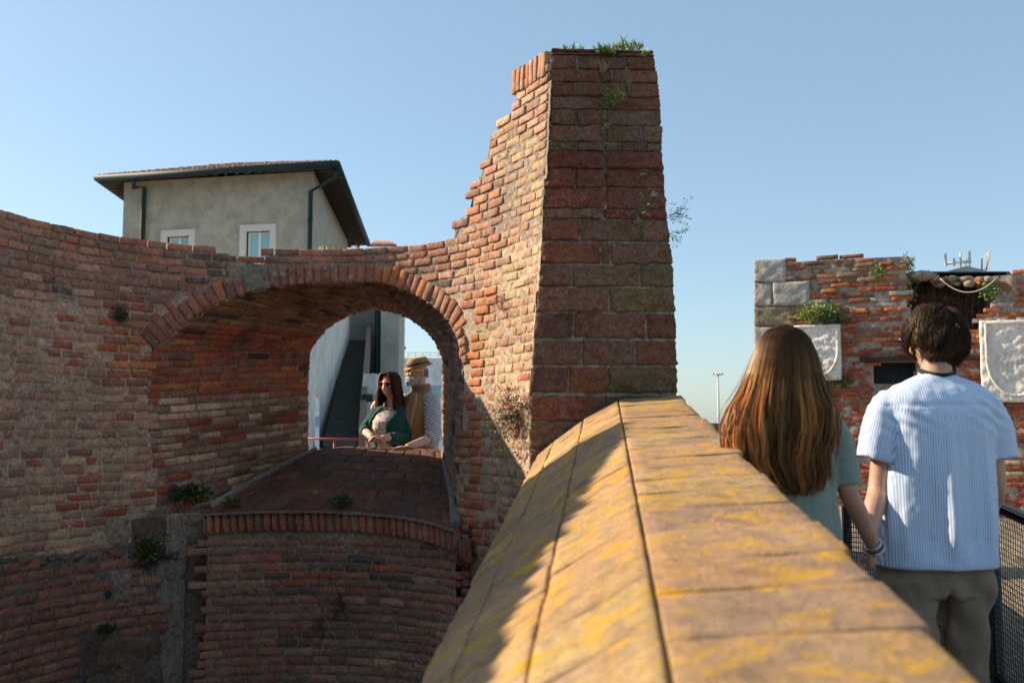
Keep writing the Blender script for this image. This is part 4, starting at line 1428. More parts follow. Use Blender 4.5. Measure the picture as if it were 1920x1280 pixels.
# carved shields
def shield(px0, py0, px1, py1, tilt, label, rimx, mirror=False):
    u0, z1 = ru_px(px0, py0); u1, z0 = ru_px(px1, py1)
    ctr = RU((u0 + u1) / 2, (z0 + z1) / 2)[0] + RN * .10
    root = thing('carved_stone_shield', ctr, label, 'stone relief', 'white carved shields on the ruined wall')
    w, h = u1 - u0, z1 - z0
    def SP(u, v):
        ca, sa_ = math.cos(tilt), math.sin(tilt)
        uu, vv = u * ca - v * sa_, u * sa_ + v * ca
        p = ctr + RD * uu; p.z = ctr.z + vv
        return p, RN
    mb = MB()
    block(mb, SP, ((-w / 2, -h / 2), (w / 2, -h / 2), (w / 2, h / 2), (-w / 2, h / 2)), .03, 44, 44, .0075, (.68, .64, .58), 0, .13, .012, .006, 10)
    mb.build('slab', M['marble'], root)
    # raised rim following a shield outline
    out = []
    for t in np.linspace(0, 1, 40):
        if t < .5:
            a = t / .5
            x = -1 + .0 * a; y = 1 - a * .9
        else:
            a = (t - .5) / .5 * math.pi / 2
            x = -math.cos(a); y = .1 - math.sin(a) * 1.02
        out.append((x, y))
    full = out + [(-x, y) for x, y in out[::-1]]
    k = .88; ox = rimx * w
    mb = MB()
    pts = [SP(x * w / 2 * k + ox, y * h / 2 * .93)[0] + RN * .030 for x, y in full] 
    pts.append(pts[0])
    mb.tube(pts, .017, 8, 0, (.66, .62, .54), False)
    mb.build('shield_rim', M['marble'], root)
shield(1490, 612, 1579, 713, 0.0, 'smaller white carved shield relief, low on the ruin beside the long hair', 0)
shield(1835, 604, 1965, 753, -.01, 'larger white carved shield relief at the right edge of the ruin', .03)

mb = MB()
pts = []
for t in np.linspace(0, 1, 18):
    x = 1763 + 107 * t; y = 522 + (520 - 522) * t + 27 * 4 * t * (1 - t)
    pts.append(Q(x, y, 10.95 - .35 * t))
mb.tube(pts, .007, 6, 0, (1, 1, 1))
o = mb.build('cable', plain('pale cable', (.42, .38, .30), .7)); tag(rebase(o, pts[0]), 'pale cable hanging in a loop across the gap of the ruined wall', 'cable')

# mobile phone antennas on a roof block behind
rb = thing('roof_block', Q(1812, 505, 40), 'grey concrete rooftop block behind the broken wall under the antennas', 'building')
mb = MB(); a, b = Q(1775, 504, 40), Q(1848, 504, 40)
panel(mb, [Vector((a.x, 40, -7)), Vector((b.x, 40, -7)), Vector((b.x, 40, b.z - .05)), Vector((a.x + .8, 40, a.z + .12)), Vector((a.x, 40, a.z - .1))], 5, 0, (.35, .34, .31))
mb.build('wall', M['plaster'], rb, False)
an_ = thing('antenna_frame', Q(1800, 502, 40), 'white panel antennas on a metal frame above the ruin, left group', 'antenna')
mb = MB()
mb.tube([Q(1801, 504, 40), Q(1801, 474, 40)], .04, 6)
mb.tube([Q(1773, 496, 40), Q(1821, 488, 40)], .035, 6); mb.tube([Q(1777, 493, 40.4), Q(1821, 492, 40.4)], .03, 6)
for x in (1773, 1789, 1818, 1811): mb.tube([Q(x, 500, 40), Q(x, 484, 40)], .03, 6)
mb.build('mast', M['frame_stone'], an_)
for x, y0, y1 in ((1773, 474, 499), (1789, 484, 497), (1801, 481, 496), (1818, 470, 494)):
    mb = MB(); a, b = Q(x, y0, 39.9), Q(x, y1, 39.9)
    mb.box((a + b) / 2, (.085, .12, (a - b).length), 0, (1, 1, 1), None, .02); mb.build('panel', M['white_paint'], an_)
an2 = thing('mesh_antenna', Q(1850, 505, 39), 'tilted grid dish antenna at the right end above the ruin', 'antenna')
mb = MB(); mb.tube([Q(1841, 506, 39), Q(1841, 485, 39)], .03, 6); mb.tube([Q(1850, 506, 39), Q(1850, 480, 39)], .03, 6); mb.build('mast', M['dark_metal'], an2)
mb = MB()
c = Q(1852, 490, 39)
Md = Matrix.Rotation(R(62), 3, 'Z') @ Matrix.Rotation(R(12), 3, 'X')
for i in range(9):
    x = -.28 + .07 * i; hh = .42 * math.sqrt(max(.02, 1 - (x / .32) ** 2))
    mb.tube([c + Md @ Vector((x, .12 * (x / .3) ** 2, -hh)), c + Md @ Vector((x, .12 * (x / .3) ** 2 - .03, 0)), c + Md @ Vector((x, .12 * (x / .3) ** 2, hh))], .015, 5)
mb.build('dish', M['frame_stone'], an2)

# ------------------------------------------------------------------ mesh fence at the right of the walkway
fence = thing('mesh_fence', (1.826 + .093 * 4.76, 4.76, -1.25), 'dark metal fence with wire mesh beside the man in the striped shirt', 'fence')
FO = Vector((1.826, 0, -.845))
def FPt(q, h): return FO + DV * q + Vector((0, 0, h))
mb = MB()
xax = DV.normalized(); yax = Vector((0, 0, 1)).cross(xax).normalized()
Mfz = Matrix((xax, yax, xax.cross(yax))).transposed()
a, b = FPt(.8, 0), FPt(4.78, 0)
mb.box((a + b) / 2, ((b - a).length, .05, .045), 0, (1, 1, 1), Mfz, .008); mb.build('top_rail', M['dark_metal'], fence)
mb = MB(); a, b = FPt(.8, -.80), FPt(4.78, -.80); mb.box((a + b) / 2, ((b - a).length, .04, .04), 0, (1, 1, 1), Mfz, .008); mb.build('lower_rail', M['dark_metal'], fence)
PB = Q(1587, 948, 6.3)
for q in (FPt(4.77, -.025), FPt(2.9, -.025), FPt(1.0, -.025), PB):
    mb = MB(); mb.box(q + Vector((0, 0, -.46)), (.05, .05, .92), 0, (1, 1, 1), None, .008); mb.build('post', M['dark_metal'], fence)
mb = MB()
e1 = FPt(4.77, -.02)
mb.tube([e1, PB], .02, 6); mb.build('top_rail', M['dark_metal'], fence)
def wire(a, b, drop, sp=.028, th=.0022):
    mb = MB()
    L = (b - a).length; n = int(L / sp)
    for i in range(n + 1):
        p = a.lerp(b, i / n)
        zz = [Vector((p.x, p.y, p.z - drop * k / 10)) + (b - a).normalized() * (.004 * (-1) ** k) for k in range(11)]
        mb.tube(zz, th, 4, caps=False)
    for k in range(int(drop / sp) + 1):
        z = Vector((0, 0, -k * sp))
        mb.tube([a + z, b + z], th, 4, caps=False)
    return mb.build('wire_mesh', M['dark_metal'], fence)
wire(FPt(1.6, -.03), FPt(4.76, -.03), .77, .026, .0026)
wire(PB + Vector((0, 0, -.01)), e1 + Vector((0, 0, -.01)), .80, .03, .003)
# ------------------------------------------------------------------ plants
GREENS = [(.10, .19, .03), (.07, .14, .03), (.14, .22, .05), (.05, .10, .025)]
def grass_tuft(loc, n, h, spread, label, group=None, dry=.15, lean=(0, 0, 0), cols=GREENS, cat='grass', name='grass_tuft', w=.0045):
    loc = Vector(loc)
    mb = MB()
    for i in range(int(n * .75)):
        b = loc + Vector((rnd(-1, 1) * spread[0], rnd(-1, 1) * spread[1], rnd(-1, 1) * (spread[2] if len(spread) > 2 else 0)))
        hh = h * .8 * rnd(.3, 1.1)
        d = Vector((rnd(-.6, .6), rnd(-.6, .6), 1)) + Vector(lean); d.normalize()
        d2 = (d + Vector((rnd(-.7, .7), rnd(-.7, .7), rnd(-.5, .1)))).normalized()
        c = jit((.42, .34, .16), .3) if random.random() < dry else jit(random.choice(cols), .3)
        p1 = b + d * hh * .5; p2 = p1 + d2 * hh * .5
        s = d.cross(Vector((rnd(-1, 1), rnd(-1, 1), .1))).normalized() * w
        i0 = [mb.vert(b - s, c), mb.vert(b + s, c), mb.vert(p1 + s * .8, c), mb.vert(p1 - s * .8, c), mb.vert(p2, jit(c, .1))]
        mb.face(i0[:4]); mb.face((i0[3], i0[2], i0[4]))
    o = mb.build(name, M['leaf']); tag(rebase(o, loc), label, cat, group); return o
def leaf_clump(loc, n, r, leaf, label, group=None, cols=GREENS, stems=8, droop=0.0, yellow=.05, name='leafy_plant', cat='plant'):
    loc = Vector(loc); r = Vector(r)
    root = thing(name, loc, label, cat, group)
    mb = MB()
    for i in range(int(n * 1.5)):
        v = Vector((random.gauss(0, .5), random.gauss(0, .5), random.gauss(0, .45)))
        if v.length > 1.25: v.normalize()
        p = loc + Vector((v.x * r.x, v.y * r.y, v.z * r.z - droop * (v.x * v.x) * r.z))
        d = (v + Vector((rnd(-.8, .8), rnd(-.8, .8), rnd(-.3, 1)))).normalized()
        s = d.cross(Vector((rnd(-1, 1), rnd(-1, 1), rnd(-1, 1)))).normalized()
        L = leaf * .72 * rnd(.5, 1.3)
        c = jit((.40, .33, .05), .3) if random.random() < yellow else jit(random.choice(cols), .35)
        u = d.cross(s) * L * .12
        i0 = [mb.vert(p, c), mb.vert(p + d * L * .4 + s * L * .22 + u, c), mb.vert(p + d * L, c), mb.vert(p + d * L * .4 - s * L * .22 + u, c)]
        mb.face(i0)
    mb.build('leaves', M['leaf'], root)
    if stems:
        mb = MB()
        for i in range(stems):
            e = loc + Vector((rnd(-.9, .9) * r.x, rnd(-.9, .9) * r.y, rnd(-.6, .9) * r.z))
            b = loc + Vector((0, .3 * r.y, -.6 * r.z))
            m_ = (b + e) / 2 + Vector((rnd(-.2, .2) * r.x, 0, .2 * r.z))
            mb.tube([b, m_, e], [.004, .003, .0015], 5, 0, jit((.16, .12, .07), .2))
        mb.build('stems', M['twig'], root)
    return root
def twig_bush(loc, n, L, label, group=None, dirn=(0, -1, .3), col=(.22, .17, .12), leaves=0, th=.0022, gen=2, name='dry_shrub', wide=.8, lcols=GREENS, cat='shrub'):
    loc = Vector(loc)
    root = thing(name, loc, label, cat, group)
    mb = MB(); tips = []
    def grow(p, d, L, th, g):
        pts = [p]; dd = d.copy()
        k = 4
        for i in range(k):
            dd = (dd + Vector((rnd(-.35, .35), rnd(-.35, .35), rnd(-.35, .3)))).normalized()
            pts.append(pts[-1] + dd * L / k)
        mb.tube(pts, [th * (1 - .6 * i / k) for i in range(k + 1)], 4, 0, jit(col, .25), caps=False)
        tips.append((pts[-1], dd)); tips.append((pts[2], dd))
        if g > 0:
            for q in range(random.choice((2, 3))):
                i = random.randint(1, k)
                nd = (dd + Vector((rnd(-1, 1), rnd(-1, 1), rnd(-1, 1))) * .9).normalized()
                grow(pts[i], nd, L * rnd(.35, .6), th * .6, g - 1)
    for i in range(n):
        d = (Vector(dirn).normalized() + Vector((rnd(-1, 1), rnd(-1, 1), rnd(-1, 1))) * wide).normalized()
        grow(loc + Vector((rnd(-.02, .02), 0, rnd(-.02, .02))), d, L * rnd(.5, 1.1), th, gen)
    mb.build('twigs', M['twig'], root)
    if leaves:
        mb = MB()
        for i in range(leaves):
            p, dd = random.choice(tips)
            d = (dd + Vector((rnd(-1, 1), rnd(-1, 1), rnd(-1, 1)))).normalized(); s = d.orthogonal().normalized()
            l = rnd(.010, .024); c = jit(random.choice(lcols), .3); p = p + Vector((rnd(-1, 1), rnd(-1, 1), rnd(-1, 1))) * .012
            mb.face([mb.vert(p, c), mb.vert(p + d * l * .5 + s * l * .25, c), mb.vert(p + d * l, c), mb.vert(p + d * l * .5 - s * l * .25, c)])
        mb.build('leaves', M['leaf'], root)
    return root
gG = 'grass tufts on top of the stone pillar'
LG = [(.16, .25, .04), (.12, .22, .04), (.22, .30, .06)]
grass_tuft(Q(1077, 96, 5.86), 60, .075, (.055, .05), 'leftmost green grass tuft on top of the stone pillar', gG, cols=LG)
grass_tuft(Q(1136, 99, 5.83), 150, .085, (.06, .03), 'fullest green grass tuft hanging over the pillar top edge', gG, lean=(0, -.2, -.1), cols=LG)
grass_tuft(Q(1163, 92, 5.95), 80, .10, (.05, .05), 'tall thin grass tuft right of the middle on the pillar top', gG, lean=(.3, 0, 0), cols=LG)
grass_tuft(Q(1192, 92, 5.95), 80, .07, (.045, .05), 'short grass tuft near the right end of the pillar top', gG, cols=LG)
grass_tuft(Q(1210, 104, 5.80), 45, .06, (.02, .015), 'small grass tuft hanging at the right corner of the pillar top', gG, lean=(0, -.4, -.3), cols=LG)
grass_tuft(Q(1130, 138, 5.80), 34, .14, (.012, .01, .01), 'straw coloured dry grass sprig high on the pillar face', None, dry=.8, lean=(.3, -.5, 0), w=.003)
leaf_clump(Q(1152, 181, 5.79), 110, (.065, .03, .035), .035, 'bright green leafy weed growing from a joint high on the pillar', cols=LG, stems=5, name='weed')
grass_tuft(Q(1180, 165, 5.81), 14, .09, (.006, .006, .01), 'tiny thin green sprig in the pillar joint right of the leafy weed', None, lean=(0, -.3, 0), cols=LG, name='sprig', cat='plant')
leaf_clump(Q(1135, 237, 5.81), 20, (.02, .02, .012), .025, 'very small green sprout in a joint below the mossy blocks', cols=LG, stems=2, name='sprout')
twig_bush(Q(1190, 398, 5.79), 16, .16, 'dry twiggy shrub with few leaves in the middle of the pillar face', dirn=(-.1, -1, .5), leaves=70, col=(.20, .13, .09), th=.0018)
twig_bush(Q(1254, 408, 5.83), 8, .10, 'dark thin twigs sticking out over the right pillar edge', dirn=(1, -.3, .1), leaves=60, col=(.05, .04, .03), th=.0016, wide=.5, lcols=[(.03, .05, .015)])
twig_bush(Q(1255, 440, 5.83), 6, .07, 'second lower cluster of thin twigs at the right pillar edge', dirn=(1, -.3, -.1), leaves=40, col=(.05, .04, .03), th=.0014, wide=.5)
s0, z0 = SZ(968, 775); p0, n0 = W(s0, z0)
twig_bush(p0 + n0 * .02 + Vector((.02, 0, 0)), 42, .20, 'dense brown green bush growing where the pillar meets the wall', dirn=(-.6, -.9, .1), leaves=900, col=(.12, .085, .05), th=.0022, gen=3, wide=1.0,
          lcols=[(.08, .09, .025), (.11, .09, .03), (.05, .06, .02)], name='bush')
s0, z0 = SZ(938, 565); p0, n0 = W(s0, z0)
twig_bush(p0 + n0 * .01, 14, .09, 'small dry weed on the sunlit wall right of the arch', dirn=(-.6, -.8, -.2), leaves=20, col=(.28, .2, .13), th=.0016, name='dry_weed')
for x, lab in ((602, 'left small dry grass tuft on the wall top above the arch'), (622, 'middle small dry grass tuft on the wall top above the arch'), (664, 'yellow green grass tuft on the wall top above the arch, nearest the pillar')):
    s0, z0 = SZ(x, 466); p0, n0 = W(s0, z0)
    grass_tuft(p0 - n0 * .05, 40, .06, (.03, .03), lab, 'dry tufts on the wall top', dry=.5, cols=[(.25, .28, .07)], w=.003)
def wallplant(px, py, out, f, *a, **k):
    s0, z0 = SZ(px, py); p0, n0 = W(s0, z0)
    return f(p0 + n0 * out, *a, **k)
DG = [(.035, .075, .025), (.05, .09, .025), (.025, .055, .02)]
wallplant(222, 590, .03, leaf_clump, 208, (0.044, 0.037, 0.059), 0.028, 'dark green weed on the left wall beside the arch', cols=DG, name='weed')
wallplant(222, 578, .03, twig_bush, 8, .16, 'pale dry stalks above the dark weed left of the arch', dirn=(-.1, -.6, .9), col=(.3, .25, .18), th=.0016, name='dry_weed')
wallplant(285, 568, .02, twig_bush, 14, .10, 'thin dry root tangle at the left foot of the arch ring', dirn=(0, -.7, -.2), col=(.28, .23, .18), th=.0014, name='dry_weed')
wallplant(355, 925, .07, leaf_clump, 560, (0.126, 0.067, 0.059), 0.040, 'wide dark green plant beside the left corner of the sill', cols=DG, name='weed', stems=14)
wallplant(300, 955, .05, twig_bush, 22, .16, 'dry hanging roots under the dark plant by the sill corner', dirn=(0, -.8, -.5), col=(.24, .2, .16), th=.0016, name='dry_weed', leaves=30)
wallplant(262, 1035, .08, leaf_clump, 560, (0.118, 0.067, 0.096), 0.040, 'large drooping green plant with yellow leaves on the dark stone', cols=DG, yellow=.12, name='weed', stems=16)
wallplant(100, 1060, .06, twig_bush, 44, .20, 'wide pale dry twig nest on the ledge at lower left', dirn=(0, -.8, .0), col=(.26, .23, .19), th=.0016, name='dry_weed', gen=2, wide=1.3)
wallplant(165, 1195, .09, twig_bush, 40, .20, 'dry twig tangle above the big dark stone at the bottom left', dirn=(-.1, -.7, -.3), col=(.2, .17, .14), th=.0016, name='dry_weed', gen=2, wide=1.1)
wallplant(182, 1175, .11, leaf_clump, 160, (0.052, 0.037, 0.030), 0.032, 'low green weed above the big dark stone at the bottom left', cols=DG, name='weed')
wallplant(190, 1112, .09, leaf_clump, 56, (0.022, 0.022, 0.022), 0.024, 'tiny green weed beside the pale patch on the lower left wall', cols=DG, name='weed', stems=3)
def sillplant(px, py, Y, f, *a, **k): return f(Q(px, py, Y), *a, **k)
sillplant(437, 940, 6.95, leaf_clump, 208, (0.059, 0.044, 0.037), 0.028, 'green weed with yellow shoots at the left of the sill rim', cols=DG, yellow=.12, name='weed')
sillplant(640, 940, 6.98, leaf_clump, 336, (0.081, 0.052, 0.044), 0.028, 'biggest green weed in the middle of the sill rim', cols=DG, yellow=.06, name='weed')
sillplant(589, 925, 7.1, grass_tuft, 26, .07, (.02, .02), 'small upright yellow green sprig on the sill left of the biggest weed', None, cols=[(.2, .24, .05)], name='sprig', cat='plant')
sillplant(545, 1008, 6.86, leaf_clump, 48, (0.022, 0.015, 0.022), 0.020, 'tiny green weed under the sill rim', cols=DG, name='weed', stems=3)
sillplant(418, 1030, 6.8, twig_bush, 20, .12, 'dry pale roots hanging under the left end of the sill rim', dirn=(0, -.6, -.6), col=(.22, .2, .17), th=.0013, name='dry_weed')
sillplant(640, 1130, 6.8, twig_bush, 24, .14, 'dark dry weed in the middle of the wall below the sill', dirn=(0, -.6, 0), col=(.07, .06, .045), th=.002, name='dry_weed', leaves=120, lcols=[(.04, .045, .02)])
sillplant(600, 1165, 6.82, twig_bush, 16, .09, 'smaller dark dry weed low on the wall below the sill', dirn=(0, -.6, 0), col=(.06, .05, .04), th=.002, name='dry_weed', leaves=60, lcols=[(.04, .045, .02)])
def rp(px, py, out=.04):
    u, z = ru_px(px, py); p, n = RU(u, z); return p + n * out
leaf_clump(rp(1522, 590, .10), 420, (.17, .10, .11), .05, 'yellow green round plant above the smaller shield, left one', cols=LG, yellow=.2, name='weed', stems=10)
leaf_clump(rp(1558, 588, .10), 340, (.12, .10, .12), .05, 'deep green round plant above the smaller shield, right one', cols=[(.07, .16, .05), (.1, .2, .06)], name='weed', stems=10)
leaf_clump(rp(1565, 603, .08), 240, (.18, .06, .05), .05, 'dark trailing greenery directly on top of the smaller shield', cols=DG, name='weed', stems=6)
leaf_clump(rp(1647, 510, .04), 120, (.08, .05, .05), .05, 'light green weed high on the ruin wall near its top', cols=LG, name='weed', stems=4)
leaf_clump(rp(1702, 495, -.1), 200, (.06, .10, .12), .05, 'green plant on the broken top corner beside the gap', cols=[(.06, .12, .03)], name='weed', stems=5)
leaf_clump(rp(1705, 540, -.2), 300, (.05, .12, .17), .05, 'dark greenery hanging down the left side of the gap', cols=DG, name='weed', stems=5)
leaf_clump(rp(1858, 545, .02), 220, (.10, .08, .10), .055, 'bright green weed in the right corner of the gap under the cable', cols=[(.09, .2, .05), (.07, .15, .04)], name='weed', stems=5)
leaf_clump(rp(1578, 716, .06), 200, (.12, .07, .06), .05, 'green plant under the lower right corner of the smaller shield', cols=DG + LG[:1], name='weed', stems=6)
twig_bush(rp(1558, 722, .05), 12, .2, 'thin stalks below the smaller shield', dirn=(.2, -.8, .1), col=(.1, .1, .05), leaves=30, name='dry_weed')
# ------------------------------------------------------------------ people
def ring(c, X, Y, rx, ry, n=24, pw=2.0):
    c = Vector(c); out = []
    for k in range(n):
        a = 2 * math.pi * k / n; ca, sa = math.cos(a), math.sin(a)
        e = 2.0 / pw
        out.append(c + X * (rx * math.copysign(abs(ca) ** e, ca)) + Y * (ry * math.copysign(abs(sa) ** e, sa)))
    return out
XX, YY, ZZ = Vector((1, 0, 0)), Vector((0, 1, 0)), Vector((0, 0, 1))
def remesh(mb, voxel, smooth=2, disp=None, colf=None, sf=.5):
    me = bpy.data.meshes.new('tmp'); me.from_pydata([tuple(v) for v in mb.v], [], mb.f); me.update()
    ob = bpy.data.objects.new('tmp', me); COL.objects.link(ob)
    r = ob.modifiers.new('r', 'REMESH'); r.mode = 'VOXEL'; r.voxel_size = voxel; r.adaptivity = 0
    if smooth:
        s = ob.modifiers.new('s', 'SMOOTH'); s.iterations = smooth; s.factor = sf
    dg = bpy.context.evaluated_depsgraph_get(); dg.update()
    ev = ob.evaluated_get(dg); m2 = ev.to_mesh()
    out = MB()
    for v in m2.vertices:
        p = v.co.copy(); n = v.normal.copy()
        if disp: p = disp(p, n)
        out.v.append(tuple(p)); out.c.append(colf(p) if colf else (1, 1, 1))
    out.f = [tuple(q.vertices) for q in m2.polygons]; out.m = [0] * len(out.f)
    ev.to_mesh_clear()
    bpy.data.objects.remove(ob); bpy.data.meshes.remove(me)
    return out
def head_mb(mb, c, Mh, s=1.0, n=52, k=44, jaw=.30):
    c = Vector(c)
    def shape(d):
        p = Vector((d.x * .076, d.y * .096, d.z * .116))
        x, y, z = p
        g = lambda a, w: math.exp(-(a / w) ** 2)
        if z < 0:
            x *= 1 - jaw * (-z / .116) ** 1.6
            if y < 0: y *= 1 - .35 * (-z / .116)
        if d.y > 0:
            f = min(1, d.y * 2)
            y += f * .006 * g(z - .030, .011) * g(x, .05)
            nzf = 0
            if -.034 < z < .026: nzf = (.026 - z) / .060
            y += f * .021 * nzf * g(x, .0075 + .008 * nzf)
            for sx in (-1, 1):
                y -= f * .011 * g(x - sx * .031, .014) * g(z - .012, .010)
                y += f * .005 * g(x - sx * .040, .018) * g(z + .025, .02)
                y += f * .004 * g(x - sx * .012, .006) * g(z + .028, .006)
            y += f * .006 * g(x, .020) * (g(z + .054, .0045) + g(z + .066, .005))
            y -= f * .003 * g(x, .022) * g(z + .060, .003)
            y += f * .011 * g(x, .022) * g(z + .098, .015)
        return Vector((x, y, z)) * s
    rings = []
    for j in range(1, k):
        ph = math.pi * j / k
        rings.append([mb.vert(c + Mh @ shape(Vector((math.sin(ph) * math.cos(t), math.sin(ph) * math.sin(t), -math.cos(ph)))))
                      for t in [2 * math.pi * i / n for i in range(n)]])
    b = mb.vert(c + Mh @ shape(Vector((0, 0, -1)))); t_ = mb.vert(c + Mh @ shape(Vector((0, 0, 1))))
    for A, B in zip(rings, rings[1:]):
        for i in range(n): mb.face((A[i], A[(i + 1) % n], B[(i + 1) % n], B[i]))
    for i in range(n):
        mb.face((b, rings[0][(i + 1) % n], rings[0][i])); mb.face((t_, rings[-1][i], rings[-1][(i + 1) % n]))
    for sx in (-1, 1):
        mb.ball(c + Mh @ Vector((sx * .079 * s, -.004 * s, -.004 * s)), (.008 * s, .019 * s, .031 * s), n=12, k=10, M=Mh @ Matrix.Rotation(sx * .35, 3, 'Z'))
def hand_mb(mb, w, d, nrm, thumb, curl=.5, s=1.0, spread=.12, curls=None):
    """w wrist, d direction wrist->knuckles, nrm palm normal, thumb=+1/-1 side"""
    d = Vector(d).normalized(); nrm = Vector(nrm); nrm = (nrm - d * nrm.dot(d)).normalized(); sd_ = d.cross(nrm) * thumb
    w = Vector(w)
    mb.tube([w - d * .02 * s, w, w + d * .03 * s, w + d * .065 * s, w + d * .092 * s], [.026 * s, .027 * s, .038 * s, .042 * s, .036 * s], 14, flat=(1, .42), ref=sd_[:])
    for k, (off, L, r) in enumerate(((.030, .070, .0088), (.010, .080, .0090), (-.010, .074, .0086), (-.029, .058, .0078))):
        b = w + d * (.082 if k in (1, 2) else .076) * s + sd_ * off * s
        a = (sd_ * (1.5 - k) * spread)
        q = (d + a).normalized(); pts = [b]; ang = 0
        cu = curls[k] if curls else curl * rnd(.85, 1.15)
        seg = (.45, .31, .24)
        for i, f in enumerate(seg):
            ang += cu * (.75, 1.0, .7)[i]
            dd = q * math.cos(ang) + nrm * math.sin(ang)
            pts.append(pts[-1] + dd * L * f * s)
        mb.tube([b - q * .02 * s] + pts, [r * s * 1.05, r * s * 1.1, r * s, r * s * .95, r * s * .75], 9)
    b = w + d * .022 * s + sd_ * .026 * s + nrm * .006 * s
    q = (d * .75 + sd_ * .62 + nrm * .25).normalized(); q2 = (d * .9 + sd_ * .2 + nrm * (.2 + curl * .5)).normalized()
    mb.tube([b, b + q * .032 * s, b + q * .032 * s + q2 * .026 * s, b + q * .032 * s + q2 * .048 * s], [.014 * s, .0125 * s, .0105 * s, .0075 * s], 10)

def hairstrands(mb, paths, nside=3):
    for pts, th, col in paths:
        N_ = len(pts); two = None
        if isinstance(col[0], tuple): two = col; col = col[0]
        i0 = len(mb.c)
        mb.tube(pts, [th * (.5 + .5 * min(1, 4 * (1 - i / (N_ - 1)) + .05)) if i else th * .7 for i in range(N_)], nside, 0, col, caps=False)
        if two:
            for q_ in range(N_ * nside):
                f_ = min(1, max(0, (q_ // nside) / (N_ - 1) * 2.6 - .25))
                mb.c[i0 + q_] = mixc(two[0], two[1], f_)

def cloth(name, base=None, rough=.85, weave=900, bump=.25, attr=True, spec=.2, sheen=.15):
    m, nt, b = newmat(name)
    tc = N(nt, 'ShaderNodeNewGeometry').outputs['Position']
    c = N(nt, 'ShaderNodeAttribute', attribute_name='col').outputs['Color'] if attr else None
    n1 = noisen(nt, tc, 160, 3, .6); n2 = noisen(nt, tc, 9, 4, .6)
    k = ramp(nt, n1, [(.3, .9), (.7, 1.08)]); k2 = ramp(nt, n2, [(.3, .94), (.7, 1.05)])
    cc_ = mixn(nt, c if attr else base, k, 1.0, 'MULTIPLY'); cc_ = mixn(nt, cc_, k2, 1.0, 'MULTIPLY')
    nt.links.new(cc_, b.inputs['Base Color'])
    b.inputs['Roughness'].default_value = rough; b.inputs['Specular IOR Level'].default_value = spec
    b.inputs['Sheen Weight'].default_value = sheen
    nt.links.new(bumpn(nt, n1, bump, .001), b.inputs['Normal'])
    return m, nt, b
M['cloth'] = cloth('woven cloth')[0]
def skin(name):
    m, nt, b = newmat(name)
    tc = N(nt, 'ShaderNodeNewGeometry').outputs['Position']
    c = N(nt, 'ShaderNodeAttribute', attribute_name='col').outputs['Color']
    n1 = noisen(nt, tc, 35, 4, .6)
    k = ramp(nt, n1, [(.3, (.90, .86, .84)), (.7, (1.06, 1.05, 1.04))])
    nt.links.new(mixn(nt, c, k, 1.0, 'MULTIPLY'), b.inputs['Base Color'])
    b.inputs['Roughness'].default_value = .5
    b.inputs['Subsurface Weight'].default_value = .12; b.inputs['Subsurface Radius'].default_value = (.012, .004, .002); b.inputs['Subsurface Scale'].default_value = 1.0
    nt.links.new(bumpn(nt, noisen(nt, tc, 220, 3, .6), .2, .0008), b.inputs['Normal'])
    return m
M['skin'] = skin('skin')
def hairmat(name, rough=.42):
    m, nt, b = newmat(name)
    c = N(nt, 'ShaderNodeAttribute', attribute_name='col').outputs['Color']
    nt.links.new(c, b.inputs['Base Color'])
    b.inputs['Roughness'].default_value = rough; b.inputs['Specular IOR Level'].default_value = .4
    b.inputs['Specular Tint'].default_value = (1, .8, .6, 1)
    tr = N(nt, 'ShaderNodeBsdfTranslucent'); nt.links.new(mixn(nt, c, (1.7, 1.25, .8), 1.0, 'MULTIPLY'), tr.inputs['Color'])
    mx = N(nt, 'ShaderNodeMixShader'); mx.inputs[0].default_value = .38
    out = nt.nodes['Material Output']
    nt.links.new(b.outputs[0], mx.inputs[1]); nt.links.new(tr.outputs[0], mx.inputs[2]); nt.links.new(mx.outputs[0], out.inputs[0])
    return m
M['hair'] = hairmat('hair')
# striped shirt: stripes follow the attribute st (metres across the cloth)
m, nt, b = cloth('blue white striped cotton', attr=True)
st = N(nt, 'ShaderNodeAttribute', attribute_name='st').outputs['Fac']
def mth(nt, op, a, bb=None):
    n = N(nt, 'ShaderNodeMath', operation=op)
    for i, v in enumerate((a, bb)):
        if v is None: continue
        if isinstance(v, (int, float)): n.inputs[i].default_value = v
        else: nt.links.new(v, n.inputs[i])
    return n.outputs[0]
s1 = mth(nt, 'SINE', mth(nt, 'MULTIPLY', st, 2 * math.pi / .0088))
s2 = ramp(nt, mth(nt, 'ADD', mth(nt, 'MULTIPLY', s1, .5), .5), [(.42, 0.0), (.60, 1.0)])
cs = mixn(nt, (.74, .78, .84), (.31, .47, .76), s2)
nt.links.new(cs, b.inputs['Base Color'])
b.inputs['Subsurface Weight'].default_value = 0
M['stripes'] = m
